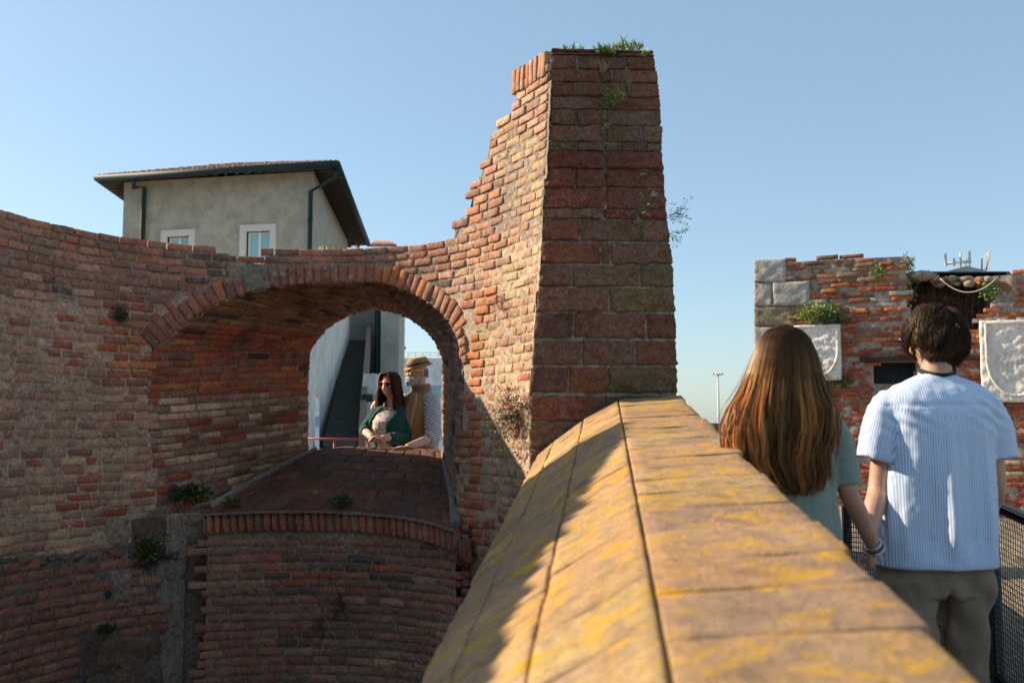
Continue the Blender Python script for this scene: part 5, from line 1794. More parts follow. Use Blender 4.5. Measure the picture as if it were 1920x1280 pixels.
# check shirt (world position grid, tilted)
m, nt, b = cloth('white navy check cotton', attr=False, base=(.8, .8, .8))
g = N(nt, 'ShaderNodeTexCoord').outputs['Object']
mp = N(nt, 'ShaderNodeMapping'); mp.inputs['Rotation'].default_value = (0, .25, 0); nt.links.new(g, mp.inputs[0])
sp = N(nt, 'ShaderNodeSeparateXYZ'); nt.links.new(mp.outputs[0], sp.inputs[0])
def ln(sock): return ramp(nt, mth(nt, 'ABSOLUTE', mth(nt, 'SINE', mth(nt, 'MULTIPLY', sock, math.pi / .019))), [(.30, 1.0), (.42, 0.0)])
gx = ln(mth(nt, 'ADD', sp.outputs[0], sp.outputs[1])); gz_ = ln(sp.outputs[2])
cs = mixn(nt, (.80, .77, .74), (.05, .06, .14), mth(nt, 'MAXIMUM', gx, gz_))
nt.links.new(cs, b.inputs['Base Color']); M['check'] = m
# blouse print
m, nt, b = cloth('printed blouse', attr=False, base=(.8, .8, .8))
g = N(nt, 'ShaderNodeTexCoord').outputs['Object']
cs = mixn(nt, (.70, .62, .54), (.16, .10, .08), ramp(nt, noisen(nt, g, 75, 3, .7), [(.50, 0.0), (.58, 1.0)]))
nt.links.new(cs, b.inputs['Base Color']); M['print'] = m
M['lens'] = plain('dark lens', (.012, .008, .008), .15, 0, 0, spec=.25)
M['felt'] = plain('felt', (.4, .25, .08), .9, attr=True, var=.12, scale=40)
M['orange_plastic'] = plain('orange red plastic', (.75, .10, .015), .3)
M['yellow_plastic'] = plain('yellow plastic', (.85, .50, .01), .3)
M['silver'] = plain('silver', (.55, .55, .55), .25, .9)

SKN = (.52, .30, .21); SKD = (.46, .245, .16)
def limb(mb, pts, rad, n=14, flat=None, ref=None): mb.tube(pts, rad, n, flat=flat, ref=ref)
def ramp_pts(pts, per=5):
    return [Vector(p) for p in catmull([tuple(q) for q in pts], per)]
def rampr(r, n_ctrl, per=5):
    out = []
    for i in range(n_ctrl - 1):
        for k in range(per): out.append(r[i] + (r[i + 1] - r[i]) * k / per)
    out.append(r[-1]); return out
def climb(mb, pts, rad, n=14, per=5, **k): mb.tube(ramp_pts(pts, per), rampr(rad, len(pts), per), n, **k)

# ================================================================= man in the striped shirt (walking away)
YM = 3.9; GM = -1.68 + .102 * YM
def m_(px, py, dy=0.0): return Q(px, py, YM + dy)
man = thing('person', (m_(1755, 800).x, YM, GM), 'man seen from behind in a blue white striped short-sleeved shirt, holding hands', 'person')
HM = m_(1752, 640, .02); MH = Matrix.Rotation(R(36), 3, 'Z') @ Matrix.Rotation(R(-3), 3, 'X')
sh_l, sh_r = m_(1668, 752), m_(1846, 756)
el_l, wr_l = m_(1648, 915, .0), m_(1626, 1008, -.12)
el_r, wr_r = m_(1866, 908, .04), m_(1852, 972, .26)
mb = MB()
head_mb(mb, HM, MH)
neckb = m_(1757, 712, .0)
mb.tube([HM + Vector((0, -.015, -.03)), m_(1756, 690, .0), neckb, m_(1757, 740, .0)], [.056, .057, .062, .07], 18)
mb.loft([ring(m_(1757, y), XX, YY, hw * .00209, dd, 24) for y, hw, dd in ((712, 34, .06), (730, 72, .085), (752, 88, .10), (800, 86, .11), (880, 78, .10), (960, 76, .095), (1040, 82, .10), (1090, 84, .10))])
for sh, el, wr in ((sh_l, el_l, wr_l), (sh_r, el_r, wr_r)):
    climb(mb, [sh, sh.lerp(el, .5), el, el.lerp(wr, .35), wr], [.052, .046, .041, .041, .029], 14)
hips = [m_(1712, 1075), m_(1806, 1075)]
kn = [m_(1716, 1300, -.06), m_(1796, 1300, .08)]; 
an2_ = [Vector((kn[0].x - .01, YM - .22, GM + .12)), Vector((kn[1].x - .01, YM + .12, GM + .09))]
for h_, k_, a_ in zip(hips, kn, an2_): climb(mb, [h_, h_.lerp(k_, .5), k_, k_.lerp(a_, .4), a_], [.082, .075, .055, .055, .036], 14)
hl_d = m_(1634, 1060, -.20) - wr_l
hand_mb(mb, wr_l, hl_d, (-.9, -.2, .2), -1, .75, .98)
hand_mb(mb, wr_r, Vector((-.1, .2, -1)), (-1, .1, 0), 1, .5, 1.0)
def skc(c, lip=None):
    return lambda p: c
body = remesh(mb, .0065, 2, colf=skc(SKN))
body.build('body', M['skin'], man)
# shirt
rows_ = [(700, 1757, 30, .060), (706, 1757, 40, .068), (714, 1757, 60, .080), (724, 1757, 82, .098), (736, 1757, 99, .116), (752, 1757, 108, .132), (775, 1757, 109, .145),
         (810, 1757, 105, .152), (860, 1757, 103, .155), (920, 1757, 106, .158), (990, 1756, 111, .163), (1040, 1754, 111, .165), (1060, 1753, 112, .166)]
mb = MB()
mb.loft([ring(m_(cx, y, .0), XX, YY, hw * .00209, dd, 32, 2.3) for y, cx, hw, dd in rows_])
sl_l = [m_(1676, 750), m_(1655, 780, -.01), m_(1645, 820, -.015), m_(1638, 862, -.02)]
sl_r = [m_(1836, 754), m_(1858, 784, -.01), m_(1870, 822, -.01), m_(1876, 862, -.01)]
for sl in (sl_l, sl_r): climb(mb, sl, [.062, .068, .072, .070], 20)
def shirt_disp(p, n):
    zc = (p.z - GM)
    th = math.atan2(p.y - YM, p.x - m_(1757, 800).x)
    low = max(0, min(1, (1.38 - zc) / .45))
    up_ = max(0, min(1, (zc - 1.30) / .08)) * max(0, min(1, (1.44 - zc) / .05))
    d = low * (.030 * nz(th * 2.1, zc * .9, 3.1) + .014 * nz(th * 5.5, zc * 1.6, 8.2))
    d += .005 * nz(p.x * 7, p.y * 7, p.z * 3.2) + .0035 * nz(p.x * 24, p.y * 24, p.z * 8) + .0016 * nz(p.x * 60, p.y * 60, p.z * 40)
    # pleat-like tension creases at the shoulder seams
    for sx in (1676, 1840):
        q = p - m_(sx, 770)
        r2 = (q.x ** 2 + q.z ** 2)
        d += .007 * math.exp(-r2 / .006) * math.sin(q.z * 130 + q.x * 70)
    d *= max(.12, min(1, (zc - .765) / .10))
    # yoke seam
    yz = GM + 1.365
    if p.y < YM: d -= .005 * math.exp(-((p.z - yz) / .006) ** 2)
    return p + n * d
sb = remesh(mb, .0085, 3, disp=shirt_disp)
# hem: drop the closed cap a little inside so the hem edge is crisp
o = sb.build('shirt', M['stripes'], man)
V_ = np.array(sb.v)
def axis_coord(V_, a, b):
    a, b = np.array(a[:]), np.array(b[:]); d = (b - a) / np.linalg.norm(b - a)
    r = V_ - a; t = r @ d; dist = np.linalg.norm(r - np.outer(t, d), axis=1)
    s_ = np.cross(d, [0, 1, 0]); s_ /= np.linalg.norm(s_)
    yv = np.cross(s_, d)
    ang = np.arctan2(r @ yv, r @ s_)
    return t, dist, ang * .07
cx = m_(1757, 800).x
th = np.arctan2(-(V_[:, 1] - YM - .35), (V_[:, 0] - cx))
st_v = V_[:, 0] - cx
side_ = np.abs(V_[:, 0] - cx) > .20
st_v = np.where(V_[:, 1] > YM + .04, st_v, st_v)
# on the flanks run the stripes round the body instead of squeezing them
fl = np.clip((np.abs(st_v) - .15) / .08, 0, 1)
st_v = st_v + 0 * fl
for sl in (sl_l, sl_r):
    t, dist, u = axis_coord(V_, sl[1], sl[3])
    lim = .078
    msk = (t > .0) & (dist < lim + .012) & (np.abs(V_[:, 0] - cx) > .185)
    st_v = np.where(msk, u, st_v)
at = o.data.attributes.new('st', 'FLOAT', 'POINT'); at.data.foreach_set('value', st_v.astype(np.float32))
# collar band and dark strap
mb = MB()
mb.tube([Vector(p) for p in ring(m_(1757, 699, .0), XX, (YY + ZZ * .28).normalized(), .064, .064, 24)] + [ring(m_(1757, 699, .0), XX, (YY + ZZ * .28).normalized(), .064, .064, 24)[0]], .012, 8, flat=(1, .5), ref=(0, 0, 1), caps=False)
o = mb.build('collar', M['stripes'], man); at = o.data.attributes.new('st', 'FLOAT', 'POINT'); at.data.foreach_set('value', [v[0] for v in mb.v])
mb = MB()
rr = ring(m_(1757, 695, -.002), XX, (YY + ZZ * .35).normalized(), .068, .068, 28)
mb.tube(rr[13:] + rr[:2], .012, 8, flat=(1.0, .28), ref=(0, 0, 1), col=(.02, .02, .022))
mb.build('neck_strap', M['cloth'], man)
# trousers
mb = MB()
TC = (.28, .20, .138)
mb.loft([ring(m_(cx_, y), XX, YY, hw * .00209, dd, 28, 2.3) for y, cx_, hw, dd in ((1020, 1756, 96, .115), (1050, 1754, 102, .125), (1085, 1752, 107, .135), (1112, 1752, 100, .125))])
for h_, k_, a_ in zip([m_(1704, 1090), m_(1806, 1090)], kn, an2_):
    climb(mb, [h_, h_.lerp(k_, .5), k_, k_.lerp(a_, .5), a_ + Vector((0, 0, .02))], [.112, .104, .088, .080, .075], 20)
def tr_disp(p, n):
    d = .012 * nz(p.x * 9, p.y * 9, p.z * 5) + .008 * nz(p.x * 22, p.y * 22, p.z * 12)
    q = p - m_(1757, 1120)
    d += .010 * math.exp(-(q.z / .14) ** 2) * math.sin(38 * (q.z * .8 + abs(q.x) * .9))
    if p.y < YM: d -= .03 * math.exp(-(q.x / .014) ** 2) * max(0, min(1, (.02 - q.z) / .06 + .8))
    return p + n * d
remesh(mb, .009, 3, disp=tr_disp, colf=lambda p: TC).build('trousers', M['cloth'], man)
mb = MB()
for a_ in an2_:
    mb.loft([ring(Vector((a_.x, a_.y + dy, a_.z - .06 + dz)), XX, ZZ, w_, h__, 16, 2.4) for dy, dz, w_, h__ in ((-.10, .0, .02, .02), (-.085, 0, .036, .045), (0, .0, .042, .05), (.09, -.015, .048, .035), (.17, -.02, .045, .028), (.195, -.022, .02, .012))], col=(.6, .6, .58))
mb.build('shoes', M['cloth'], man)
# hair
def short_hair(parent, C, Mh, n, rad, crown, cols, lift=.024, L=(.05, .10), face_cut=True, th=.0011, name='hair', zmin=-.085):
    mb = MB()
    paths = []
    crown = Vector(crown).normalized()
    cl = []
    for i in range(110):
        v = Vector((random.gauss(0, 1), random.gauss(0, 1), random.gauss(0, 1))).normalized(); cl.append((v, rnd(-1, 1), rnd(-.6, .6), rnd(.5, 1.2), random.random()))
    tries = 0
    while len(paths) < n and tries < n * 8:
        tries += 1
        v = Vector((random.gauss(0, 1), random.gauss(0, 1), random.gauss(0, 1))).normalized()
        if v.z * .116 < zmin: continue
        if v.y > .35 and v.z < .45: continue
        if v.y > -.28 and v.z < .12: continue
        if v.z < -.55 and abs(v.x) > .6: continue
        k = max(cl, key=lambda c: c[0].dot(v))
        pts = []
        ax = crown.cross(v)
        if ax.length < .05: ax = Vector((rnd(-1, 1), rnd(-1, 1), 0))
        ax.normalize()
        axc = crown.cross(k[0]); axc = axc.normalized() if axc.length > .05 else ax
        ax = (ax + axc * .9 + k[0] * k[1] * .55).normalized()
        Ls = rnd(*L) * k[3]
        steps = 7; lf = lift * rnd(.55, 1.15) * (1 + k[2] * .6) * (1 if v.z > -.1 else max(.3, 1 + (v.z + .1) * 1.6)); Ls *= (1 if v.z > -.2 else .6)
        for s_ in range(steps + 1):
            t = s_ / steps
            ang = Ls / .10 * t
            q = Matrix.Rotation(ang, 3, ax) @ v
            tw = Matrix.Rotation(k[1] * 1.0 * t * t, 3, v) @ q
            r_ = 1 + (.006 + lf * math.sin(math.pi * min(1, .18 + t * .72))) / .09
            r_ -= .10 * max(0, t - .75)
            p = Vector((tw.x * rad[0] * r_, tw.y * rad[1] * r_, tw.z * rad[2] * r_))
            pts.append(C + Mh @ p)
        c = jit(mixc(cols[0], cols[1], min(1, max(0, k[4] * .8 + rnd(-.2, .3)))), .25)
        paths.append((pts, th * rnd(.7, 1.3), c))
    hairstrands(mb, paths)
    h = mb.build(name, M['hair'], parent)
    mb = MB()
    def cap(d):
        return 1.0 if d.z > -.62 else .8
    mb.ball(C, (rad[0] * 1.09, rad[1] * 1.09, rad[2] * 1.07), 0, cols[0], 32, 24, Mh, cap)
    # trim cap from the face
    keep = []
    Mi = Mh.inverted()
    for f in mb.f:
        c = sum((Vector(mb.v[i]) for i in f), Vector()) / len(f); q = Mi @ (c - C)
        if (q.y > .035 and q.z < .055) or q.z < zmin * 1.02 or (q.y > -.025 and q.z < .014): continue
        keep.append(f)
    mb.f = keep; mb.m = [0] * len(keep)
    mb.build('hair_base', M['hair'], h)
    return h
short_hair(man, HM, MH, 6500, (.077, .097, .111), (.1, -.35, .9), ((.020, .012, .008), (.13, .078, .045)), lift=.024, L=(.05, .10), th=.0012)
# sunglasses arm seen from behind
mb = MB()
for sx in (-1, 1):
    mb.tube([HM + MH @ Vector((sx * .082, .0, .012)), HM + MH @ Vector((sx * .082, .085, .014))], .003, 6, 0)
mb.tube([HM + MH @ Vector((-.075, .098, .014)), HM + MH @ Vector((0, .115, .014)), HM + MH @ Vector((.075, .098, .014))], [.012, .014, .012], 8)
mb.build('sunglasses', plain('dark purple plastic', (.03, .01, .05), .3), man)

# ================================================================= woman with long hair (walking away)
YW = 3.5; GW = -1.68 + .102 * YW
def w_(px, py, dy=0.0): return Q(px, py, YW + dy)
PXW = .001875
wom = thing('person', (w_(1470, 800).x, YW, GW), 'woman seen from behind with very long brown hair and a sage green linen shirt', 'person')
HW = w_(1472, 670, .02); MHW = Matrix.Rotation(R(3), 3, 'Z')
mb = MB()
head_mb(mb, HW, MHW, .96)
mb.tube([HW + Vector((0, -.015, -.03)), w_(1470, 735), w_(1468, 760), w_(1468, 785)], [.046, .046, .052, .06], 16)
mb.loft([ring(w_(1468, y), XX, YY, hw * PXW, dd, 24) for y, hw, dd in ((760, 30, .05), (782, 72, .075), (800, 86, .09), (860, 76, .10), (920, 66, .085), (980, 74, .09), (1040, 88, .11), (1090, 90, .11))])
ws_l, ws_r = w_(1385, 800), w_(1552, 800)
we_r, ww_r = w_(1592, 925, -.01), w_(1638, 1022, .06)
we_l, ww_l = w_(1396, 925, -.02), w_(1400, 1050, .12)
climb(mb, [ws_r, ws_r.lerp(we_r, .5), we_r, we_r.lerp(ww_r, .35), ww_r], [.045, .039, .034, .034, .0235], 14)
climb(mb, [ws_l, ws_l.lerp(we_l, .5), we_l, we_l.lerp(ww_l, .35), ww_l], [.045, .039, .034, .034, .0235], 14)
hand_mb(mb, ww_r, w_(1632, 1075, .10) - ww_r, (-.75, .55, 0), 1, 1.05, .86, .05)
hand_mb(mb, ww_l, Vector((0, .1, -1)), (1, .1, 0), -1, .4, .86)
wk = [w_(1428, 1340, .12), w_(1508, 1340, -.04)]
wa = [Vector((wk[0].x, YW + .2, GW + .08)), Vector((wk[1].x, YW - .15, GW + .10))]
for h_, k_, a_ in zip((w_(1425, 1090), w_(1510, 1090)), wk, wa): climb(mb, [h_, h_.lerp(k_, .5), k_, k_.lerp(a_, .4), a_], [.085, .074, .052, .050, .033], 14)
remesh(mb, .0065, 2, colf=skc(SKD)).build('body', M['skin'], wom)
mb = MB()
mb.loft([ring(w_(cx_, y, -.002), XX, YY, hw * PXW, dd, 30, 2.25) for y, cx_, hw, dd in ((752, 1468, 28, .05), (760, 1468, 40, .062), (772, 1468, 72, .082), (786, 1468, 92, .10), (802, 1468, 100, .115),
        (840, 1469, 97, .125), (890, 1470, 94, .122), (940, 1471, 96, .125), (985, 1472, 101, .13), (1012, 1472, 104, .135))])
ss_r = [w_(1545, 797), w_(1570, 822, -.005), w_(1583, 865, -.01), w_(1589, 908, -.01)]
ss_l = [w_(1390, 797), w_(1371, 818), w_(1374, 850), w_(1392, 900)]
climb(mb, ss_r, [.052, .053, .050, .047], 18); climb(mb, ss_l, [.052, .050, .046, .04], 18)
def ws_disp(p, n):
    zc = p.z - GW; th = math.atan2(p.y - YW, p.x - w_(1470, 800).x)
    low = max(0, min(1, (1.25 - zc) / .35))
    d = low * (.020 * nz(th * 2.2, zc * .9, 1.1) + .012 * nz(th * 6, zc * 1.8, 4.2)) + .004 * nz(p.x * 10, p.y * 10, p.z * 6) + .003 * nz(p.x * 35, p.y * 35, p.z * 14) + .0014 * nz(p.x * 80, p.y * 80, p.z * 60)
    q = p - ss_r[3]; t = (p - ss_r[1]).dot((ss_r[3] - ss_r[1]).normalized())
    if p.x > w_(1555, 800).x: d -= .003 * math.exp(-((t - (ss_r[3] - ss_r[1]).length + .025) / .003) ** 2)
    return p + n * d
remesh(mb, .0085, 2, disp=ws_disp, colf=lambda p: (.235, .275, .235)).build('shirt', M['cloth'], wom)
mb = MB()
JC = (.09, .15, .24)
mb.loft([ring(w_(1472, y), XX, YY, hw * PXW, dd, 26, 2.2) for y, hw, dd in ((985, 84, .105), (1030, 96, .12), (1080, 102, .13), (1130, 98, .125))])
for h_, k_, a_ in zip((w_(1425, 1100), w_(1512, 1100)), wk, wa): climb(mb, [h_, h_.lerp(k_, .5), k_, k_.lerp(a_, .5), a_ + Vector((0, 0, .03))], [.10, .088, .068, .058, .052], 18)
remesh(mb, .01, 2, disp=lambda p, n: p + n * .004 * nz(p.x * 20, p.y * 20, p.z * 14), colf=lambda p: JC).build('jeans', M['cloth'], wom)
mb = MB()
for a_ in wa:
    mb.loft([ring(Vector((a_.x, a_.y + dy, a_.z - .05 + dz)), XX, ZZ, w__, h__, 16, 2.4) for dy, dz, w__, h__ in ((-.08, .0, .02, .02), (-.07, 0, .032, .04), (0, .0, .037, .045), (.08, -.012, .043, .03), (.15, -.018, .04, .024), (.17, -.02, .018, .01))], col=(.55, .5, .45))
mb.build('shoes', M['cloth'], wom)
# bracelets
da = (ww_r - we_r).normalized()
for t, c_, r_ in ((-.004, 'silver', .031), (.010, 'dark_metal', .031), (.020, 'silver', .033)):
    mb = MB(); c0 = ww_r + da * t
    xa = da.orthogonal().normalized(); ya = da.cross(xa)
    rr = ring(c0, xa, ya, r_, r_ * .92, 24); mb.tube(rr + [rr[0], rr[1]], .0035, 6, caps=False); mb.build('bracelet', M[c_], wom)
# long hair
HL = [(607, 1472, 4, 1471, 4), (611, 1472, 22, 1471, 20), (618, 1472, 35, 1472, 32), (632, 1472, 46, 1472, 46), (652, 1472, 56, 1472, 56), (680, 1472, 66, 1473, 66), (706, 1471, 74, 1474, 72),
      (735, 1470, 84, 1475, 82), (765, 1468, 98, 1476, 96), (795, 1467, 103, 1476, 94), (830, 1466, 102, 1474, 88), (865, 1466, 98, 1474, 82), (890, 1474, 86, 1478, 76), (915, 1482, 72, 1484, 60), (940, 1486, 58, 1488, 40)]
def hair_at(py, a):
    """a in -1..1 across the back (right = +1); returns world point of the hair shell"""
    ys = [h[0] for h in HL]
    lc = lerpl(py, [(h[0], h[1]) for h in HL]); lw = lerpl(py, [(h[0], h[2]) for h in HL]); rw = lerpl(py, [(h[0], h[4]) for h in HL])
    w = (lw if a < 0 else rw)
    x = lc + w * math.sin(a * math.pi / 2) if abs(a) <= 1 else lc + w * math.copysign(1, a)
    f = lerpl(py, [(607, .02), (618, .065), (632, .085), (652, .100), (680, .108), (706, .100), (735, .085), (765, .070), (800, .060), (940, .045)])
    base = lerpl(py, [(607, .0), (706, .0), (735, -.045), (765, -.078), (800, -.098), (850, -.105), (940, -.110)])
    return x, base + .02 - f * math.cos(a * math.pi / 2)
mb = MB()
paths = []
NCL = 84
clc = sorted(rnd(-1.15, 1.15) for _ in range(NCL))
clp = [(rnd(0, 6.28), rnd(.5, 1.3), rnd(-1, 1), random.random(), rnd(-.035, .035)) for _ in clc]
for i in range(6500):
    a = rnd(-1.25, 1.25)
    k = min(range(NCL), key=lambda j: abs(clc[j] - a))
    ph, am, dr, tone, dd = clp[k]
    endy = rnd(850, 905) if abs(a) > .9 else rnd(870, 930)
    if random.random() < .12: endy -= rnd(30, 110)
    if random.random() < .04: endy += rnd(10, 25)
    dep = rnd(-.012, .010)
    starty = 607 + (abs(a) ** 2) * 18 + (rnd(0, 60) if random.random() < .25 else 0)
    pts = []; n_ = 20; r1, r2 = rnd(-1, 1) * (9 if random.random() < .05 else 1.6), rnd(0, 6.28)
    for s_ in range(n_ + 1):
        t = s_ / n_; py = starty + (endy - starty) * t
        pull = .42 * min(1, max(0, (py - 660) / 160))
        aa = a + (clc[k] - a) * pull
        g = min(1, max(0, (py - 690) / 120))
        x, dy = hair_at(py, max(-1.2, min(1.2, aa)))
        x += g * (4.6 * am * math.sin(ph + py * .036) + 1.8 * math.sin(r2 + py * .05)) + g * dr * 3 + g * g * (r1 * 2.2)
        dy += dep * (.3 + g) + g * (dd * .45 + .006 * math.cos(ph + py * .04)) 
        pts.append(w_(x, py, dy))
    tn = min(1, max(0, (tone ** 2 * .95 + rnd(-.12, .38)) * (1.6 if a < -.15 else .85)))  # left strands paler: the sunlit side is put into the hair colour
    c = (jit((.085, .038, .018), .3), jit(mixc((.075, .031, .014), (.74, .38, .12), tn), .2))
    paths.append((pts, .00115 * rnd(.7, 1.3), c))
for i in range(26):     # stray hairs
    a = random.choice((-1.05, 1.0)) * rnd(.9, 1.05); sg = -1 if a < 0 else 1; am_ = rnd(.1, .55); ys_ = rnd(630, 720)
    pts = [w_(hair_at(ys_ + k * 13, a)[0] + sg * (k * k * am_ - k * k * k * am_ * .06), ys_ + k * 13, hair_at(ys_ + k * 13, a)[1]) for k in range(0, 12)]
    paths.append((pts, .0006, (.2, .09, .04)))
hairstrands(mb, paths)
hh = mb.build('hair', M['hair'], wom)
mb = MB()
rg = []
for py in range(622, 880, 10):
    row = []
    for k in range(25):
        a = -1.08 + 2.16 * k / 24; x, dy = hair_at(py, a); row.append(w_(1470 + (x - 1470) * .95, py + 3, dy + .012))
    for k in range(25):
        a = 1.08 - 2.16 * k / 24; x, dy = hair_at(py, a); row.append(w_(1470 + (x - 1470) * .93, py + 3, dy + .030))
    rg.append(row)
mb.loft(rg, col=(.07, .032, .016))
mb.ball(HW + Vector((0, .004, -.004)), (.078, .092, .112), 0, (.07, .032, .016), 24, 16, None, lambda d: 1 if d.z > -.2 else .9)
mb.build('hair_base', M['hair'], hh)
# ================================================================= woman in the green cardigan, leaning on the sill
YA = 9.0; GA = -1.12
def a_(px, py, dy=0.0): return Q(px, py, YA + dy)
PA = YA / FPX
wa_ = thing('person', (a_(735, 800).x, YA, GA), 'smiling woman in a dark green cardigan and red sunglasses leaning on the arch sill', 'person')
# facing the camera and turned to the left of the picture: local +Y (face) points to -Y world, yawed
MHA = Matrix.Rotation(R(180 - 25), 3, 'Z') @ Matrix.Rotation(R(-4), 3, 'X')
HAc = a_(731, 722)
mb = MB()
head_mb(mb, HAc, MHA, 1.0, jaw=.34)
mb.tube([HAc + Vector((0, .02, -.04)), a_(735, 750), a_(736, 765)], [.047, .046, .055], 16)
mb.loft([ring(a_(736, y), XX, YY, hw * PA, dd, 22) for y, hw, dd in ((756, 12, .05), (766, 26, .08), (785, 27, .10), (815, 24, .10), (850, 24, .10), (880, 26, .11))])
s_l, e_l, wr_l2 = a_(709, 772, .0), a_(684, 806, -.10), a_(699, 822, -.42)
s_r, e_r, wr_r2 = a_(758, 776, .0), a_(759, 822, -.08), a_(717, 820, -.40)
for s_, e_, q_ in ((s_l, e_l, wr_l2), (s_r, e_r, wr_r2)):
    climb(mb, [s_, s_.lerp(e_, .5), e_, e_.lerp(q_, .4), q_], [.046, .042, .037, .035, .026], 14)
hand_mb(mb, wr_l2, Vector((.9, -.15, -.12)), (-.1, -.25, -.95), 1, .45, .9, .06)
hand_mb(mb, wr_r2, Vector((-.95, -.25, .02)), (0, -.2, -1), -1, .55, .9, .06)
for hx in (724, 748):
    h0 = a_(hx, 880); climb(mb, [h0, Vector((h0.x, YA, -.80)), Vector((h0.x, YA + .03, -1.04))], [.08, .055, .035], 12)
def acol(p):
    q = MHA.inverted() @ (p - HAc)
    if abs(q.x) < .024 and q.y > .06 and abs(q.z + .0605 - 9 * q.x * q.x) < .0035: return (.72, .62, .56)
    if abs(q.x) < .028 and q.y > .06 and abs(q.z + .0605 - 9 * q.x * q.x) < .010: return (.46, .13, .11)
    if q.length < .14 and q.y > .05 and q.z < 0: return (.62, .36, .26)
    return (.60, .36, .265)
remesh(mb, .006, 1, colf=acol).build('body', M['skin'], wa_)
# blouse
mb = MB()
mb.loft([ring(a_(cx_, y, dy), XX, YY, hw * PA, dd, 26) for y, cx_, hw, dd, dy in ((757, 735, 12, .055, 0), (764, 734, 22, .08, -.01), (775, 731, 27, .11, -.02), (790, 724, 28, .15, -.06), (803, 722, 28, .155, -.06), (820, 724, 28, .14, -.04), (850, 730, 28, .13, 0), (880, 732, 29, .13, 0))])
remesh(mb, .008, 2, disp=lambda p, n: p + n * (.004 * nz(p.x * 22, p.y * 22, p.z * 10))).build('blouse', M['print'], wa_)
# collar points
for sx in (-1, 1):
    mb = MB()
    c0 = a_(733 + sx * 6, 759, -.07); mb.tube([c0 + Vector((sx * .02, .05, .03)), c0 + Vector((sx * .03, 0, .0)), c0 + Vector((sx * .025, -.03, -.04))], [.014, .02, .006], 8, flat=(1, .4))
    mb.build('blouse_collar', M['print'], wa_)
# cardigan: shell over the sides/back, open in front
GC = (.007, .066, .050)
mb = MB()
def card_ring(y, cx_, hw, dd, dy, o0, o1):
    """closed C-section; open between angles o0..o1 (front-left of the picture)"""
    c = a_(cx_, y, dy); out = []
    n = 26
    for k in range(n):
        t = o1 + (2 * math.pi - (o1 - o0)) * k / (n - 1)
        out.append(c + XX * (math.cos(t) * hw * PA) + YY * (math.sin(t) * dd))
    for k in range(n):
        t = o1 + (2 * math.pi - (o1 - o0)) * (n - 1 - k) / (n - 1)
        out.append(c + XX * (math.cos(t) * (hw * PA - .022)) + YY * (math.sin(t) * (dd - .022)))
    return out
D3 = 3 * math.pi / 2
mb.loft([card_ring(y, cx_, hw, dd, dy, D3 + a0, D3 + a1) for y, cx_, hw, dd, dy, a0, a1 in (
    (759, 736, 23, .09, 0, -.35, .25), (764, 735, 29, .105, -.005, -.5, .4), (775, 732, 33, .135, -.02, -.95, .35), (790, 726, 35, .172, -.05, -1.0, .15), (803, 725, 35, .178, -.05, -.95, .05),
    (818, 727, 34, .165, -.04, -.8, .1), (835, 731, 33, .15, -.02, -.7, .2), (880, 734, 33, .15, 0, -.6, .2))])
climb(mb, [s_l + Vector((.01, 0, .005)), s_l.lerp(e_l, .5), e_l + Vector((0, -.01, .004)), e_l.lerp(wr_l2, .18)], [.062, .058, .052, .046], 18)
climb(mb, [s_r + Vector((-.005, 0, .005)), s_r.lerp(e_r, .5), e_r + Vector((.0, 0, 0)), e_r.lerp(wr_r2, .4), e_r.lerp(wr_r2, .72)], [.064, .060, .057, .052, .043], 18)
def cdisp(p, n):
    return p + n * (.005 * nz(p.x * 16, p.y * 16, p.z * 9) + .0035 * nz(p.x * 45, p.y * 45, p.z * 20) + .003 * math.sin((p.x + p.z * .8) * 90) * max(0, nz(p.x * 6, p.y * 6, p.z * 6 + 4)))
remesh(mb, .007, 2, disp=cdisp, colf=lambda p: GC).build('cardigan', M['cloth'], wa_)
# sunglasses
def glasses(parent, C, Mh, mat, s=1.0, lw=.024, lh=.019, temples=True):
    mb = MB(); ml = MB()
    for sx in (-1, 1):
        c0 = Vector((sx * .033, .092, .010)) * s; pts = []
        for k in range(17):
            t = 2 * math.pi * k / 16; ca, sa = math.cos(t), math.sin(t)
            x = c0.x + math.copysign(abs(ca) ** .8, ca) * lw * s * 1.05; z = c0.z + math.copysign(abs(sa) ** .8, sa) * lh * s
            pts.append(C + Mh @ Vector((x, c0.y - .10 * abs(x) ** 1.3 * 1.2, z)))
        mb.tube(pts + [pts[1]], .0045 * s, 8, caps=False)
        ids = [ml.vert(p + (Mh @ Vector((0, .001, 0)))) for p in pts[:-1]]; ml.face(ids)
        if temples:
            mb.tube([C + Mh @ (Vector((sx * .060, .086, .017)) * s), C + Mh @ (Vector((sx * .076, .070, .017)) * s), C + Mh @ (Vector((sx * .085, -.005, .012)) * s)], [.006 * s, .006 * s, .004 * s], 8, flat=(1.5, .6), ref=(0, 0, 1))
    mb.tube([C + Mh @ (Vector((-.010, .094, .014)) * s), C + Mh @ (Vector((0, .098, .017)) * s), C + Mh @ (Vector((.010, .094, .014)) * s)], .0045 * s, 8)
    g_ = mb.build('sunglasses', mat, parent); ml.build('lens', M['lens'], g_, False)
glasses(wa_, HAc, MHA, M['orange_plastic'], 1.0, .027, .022)
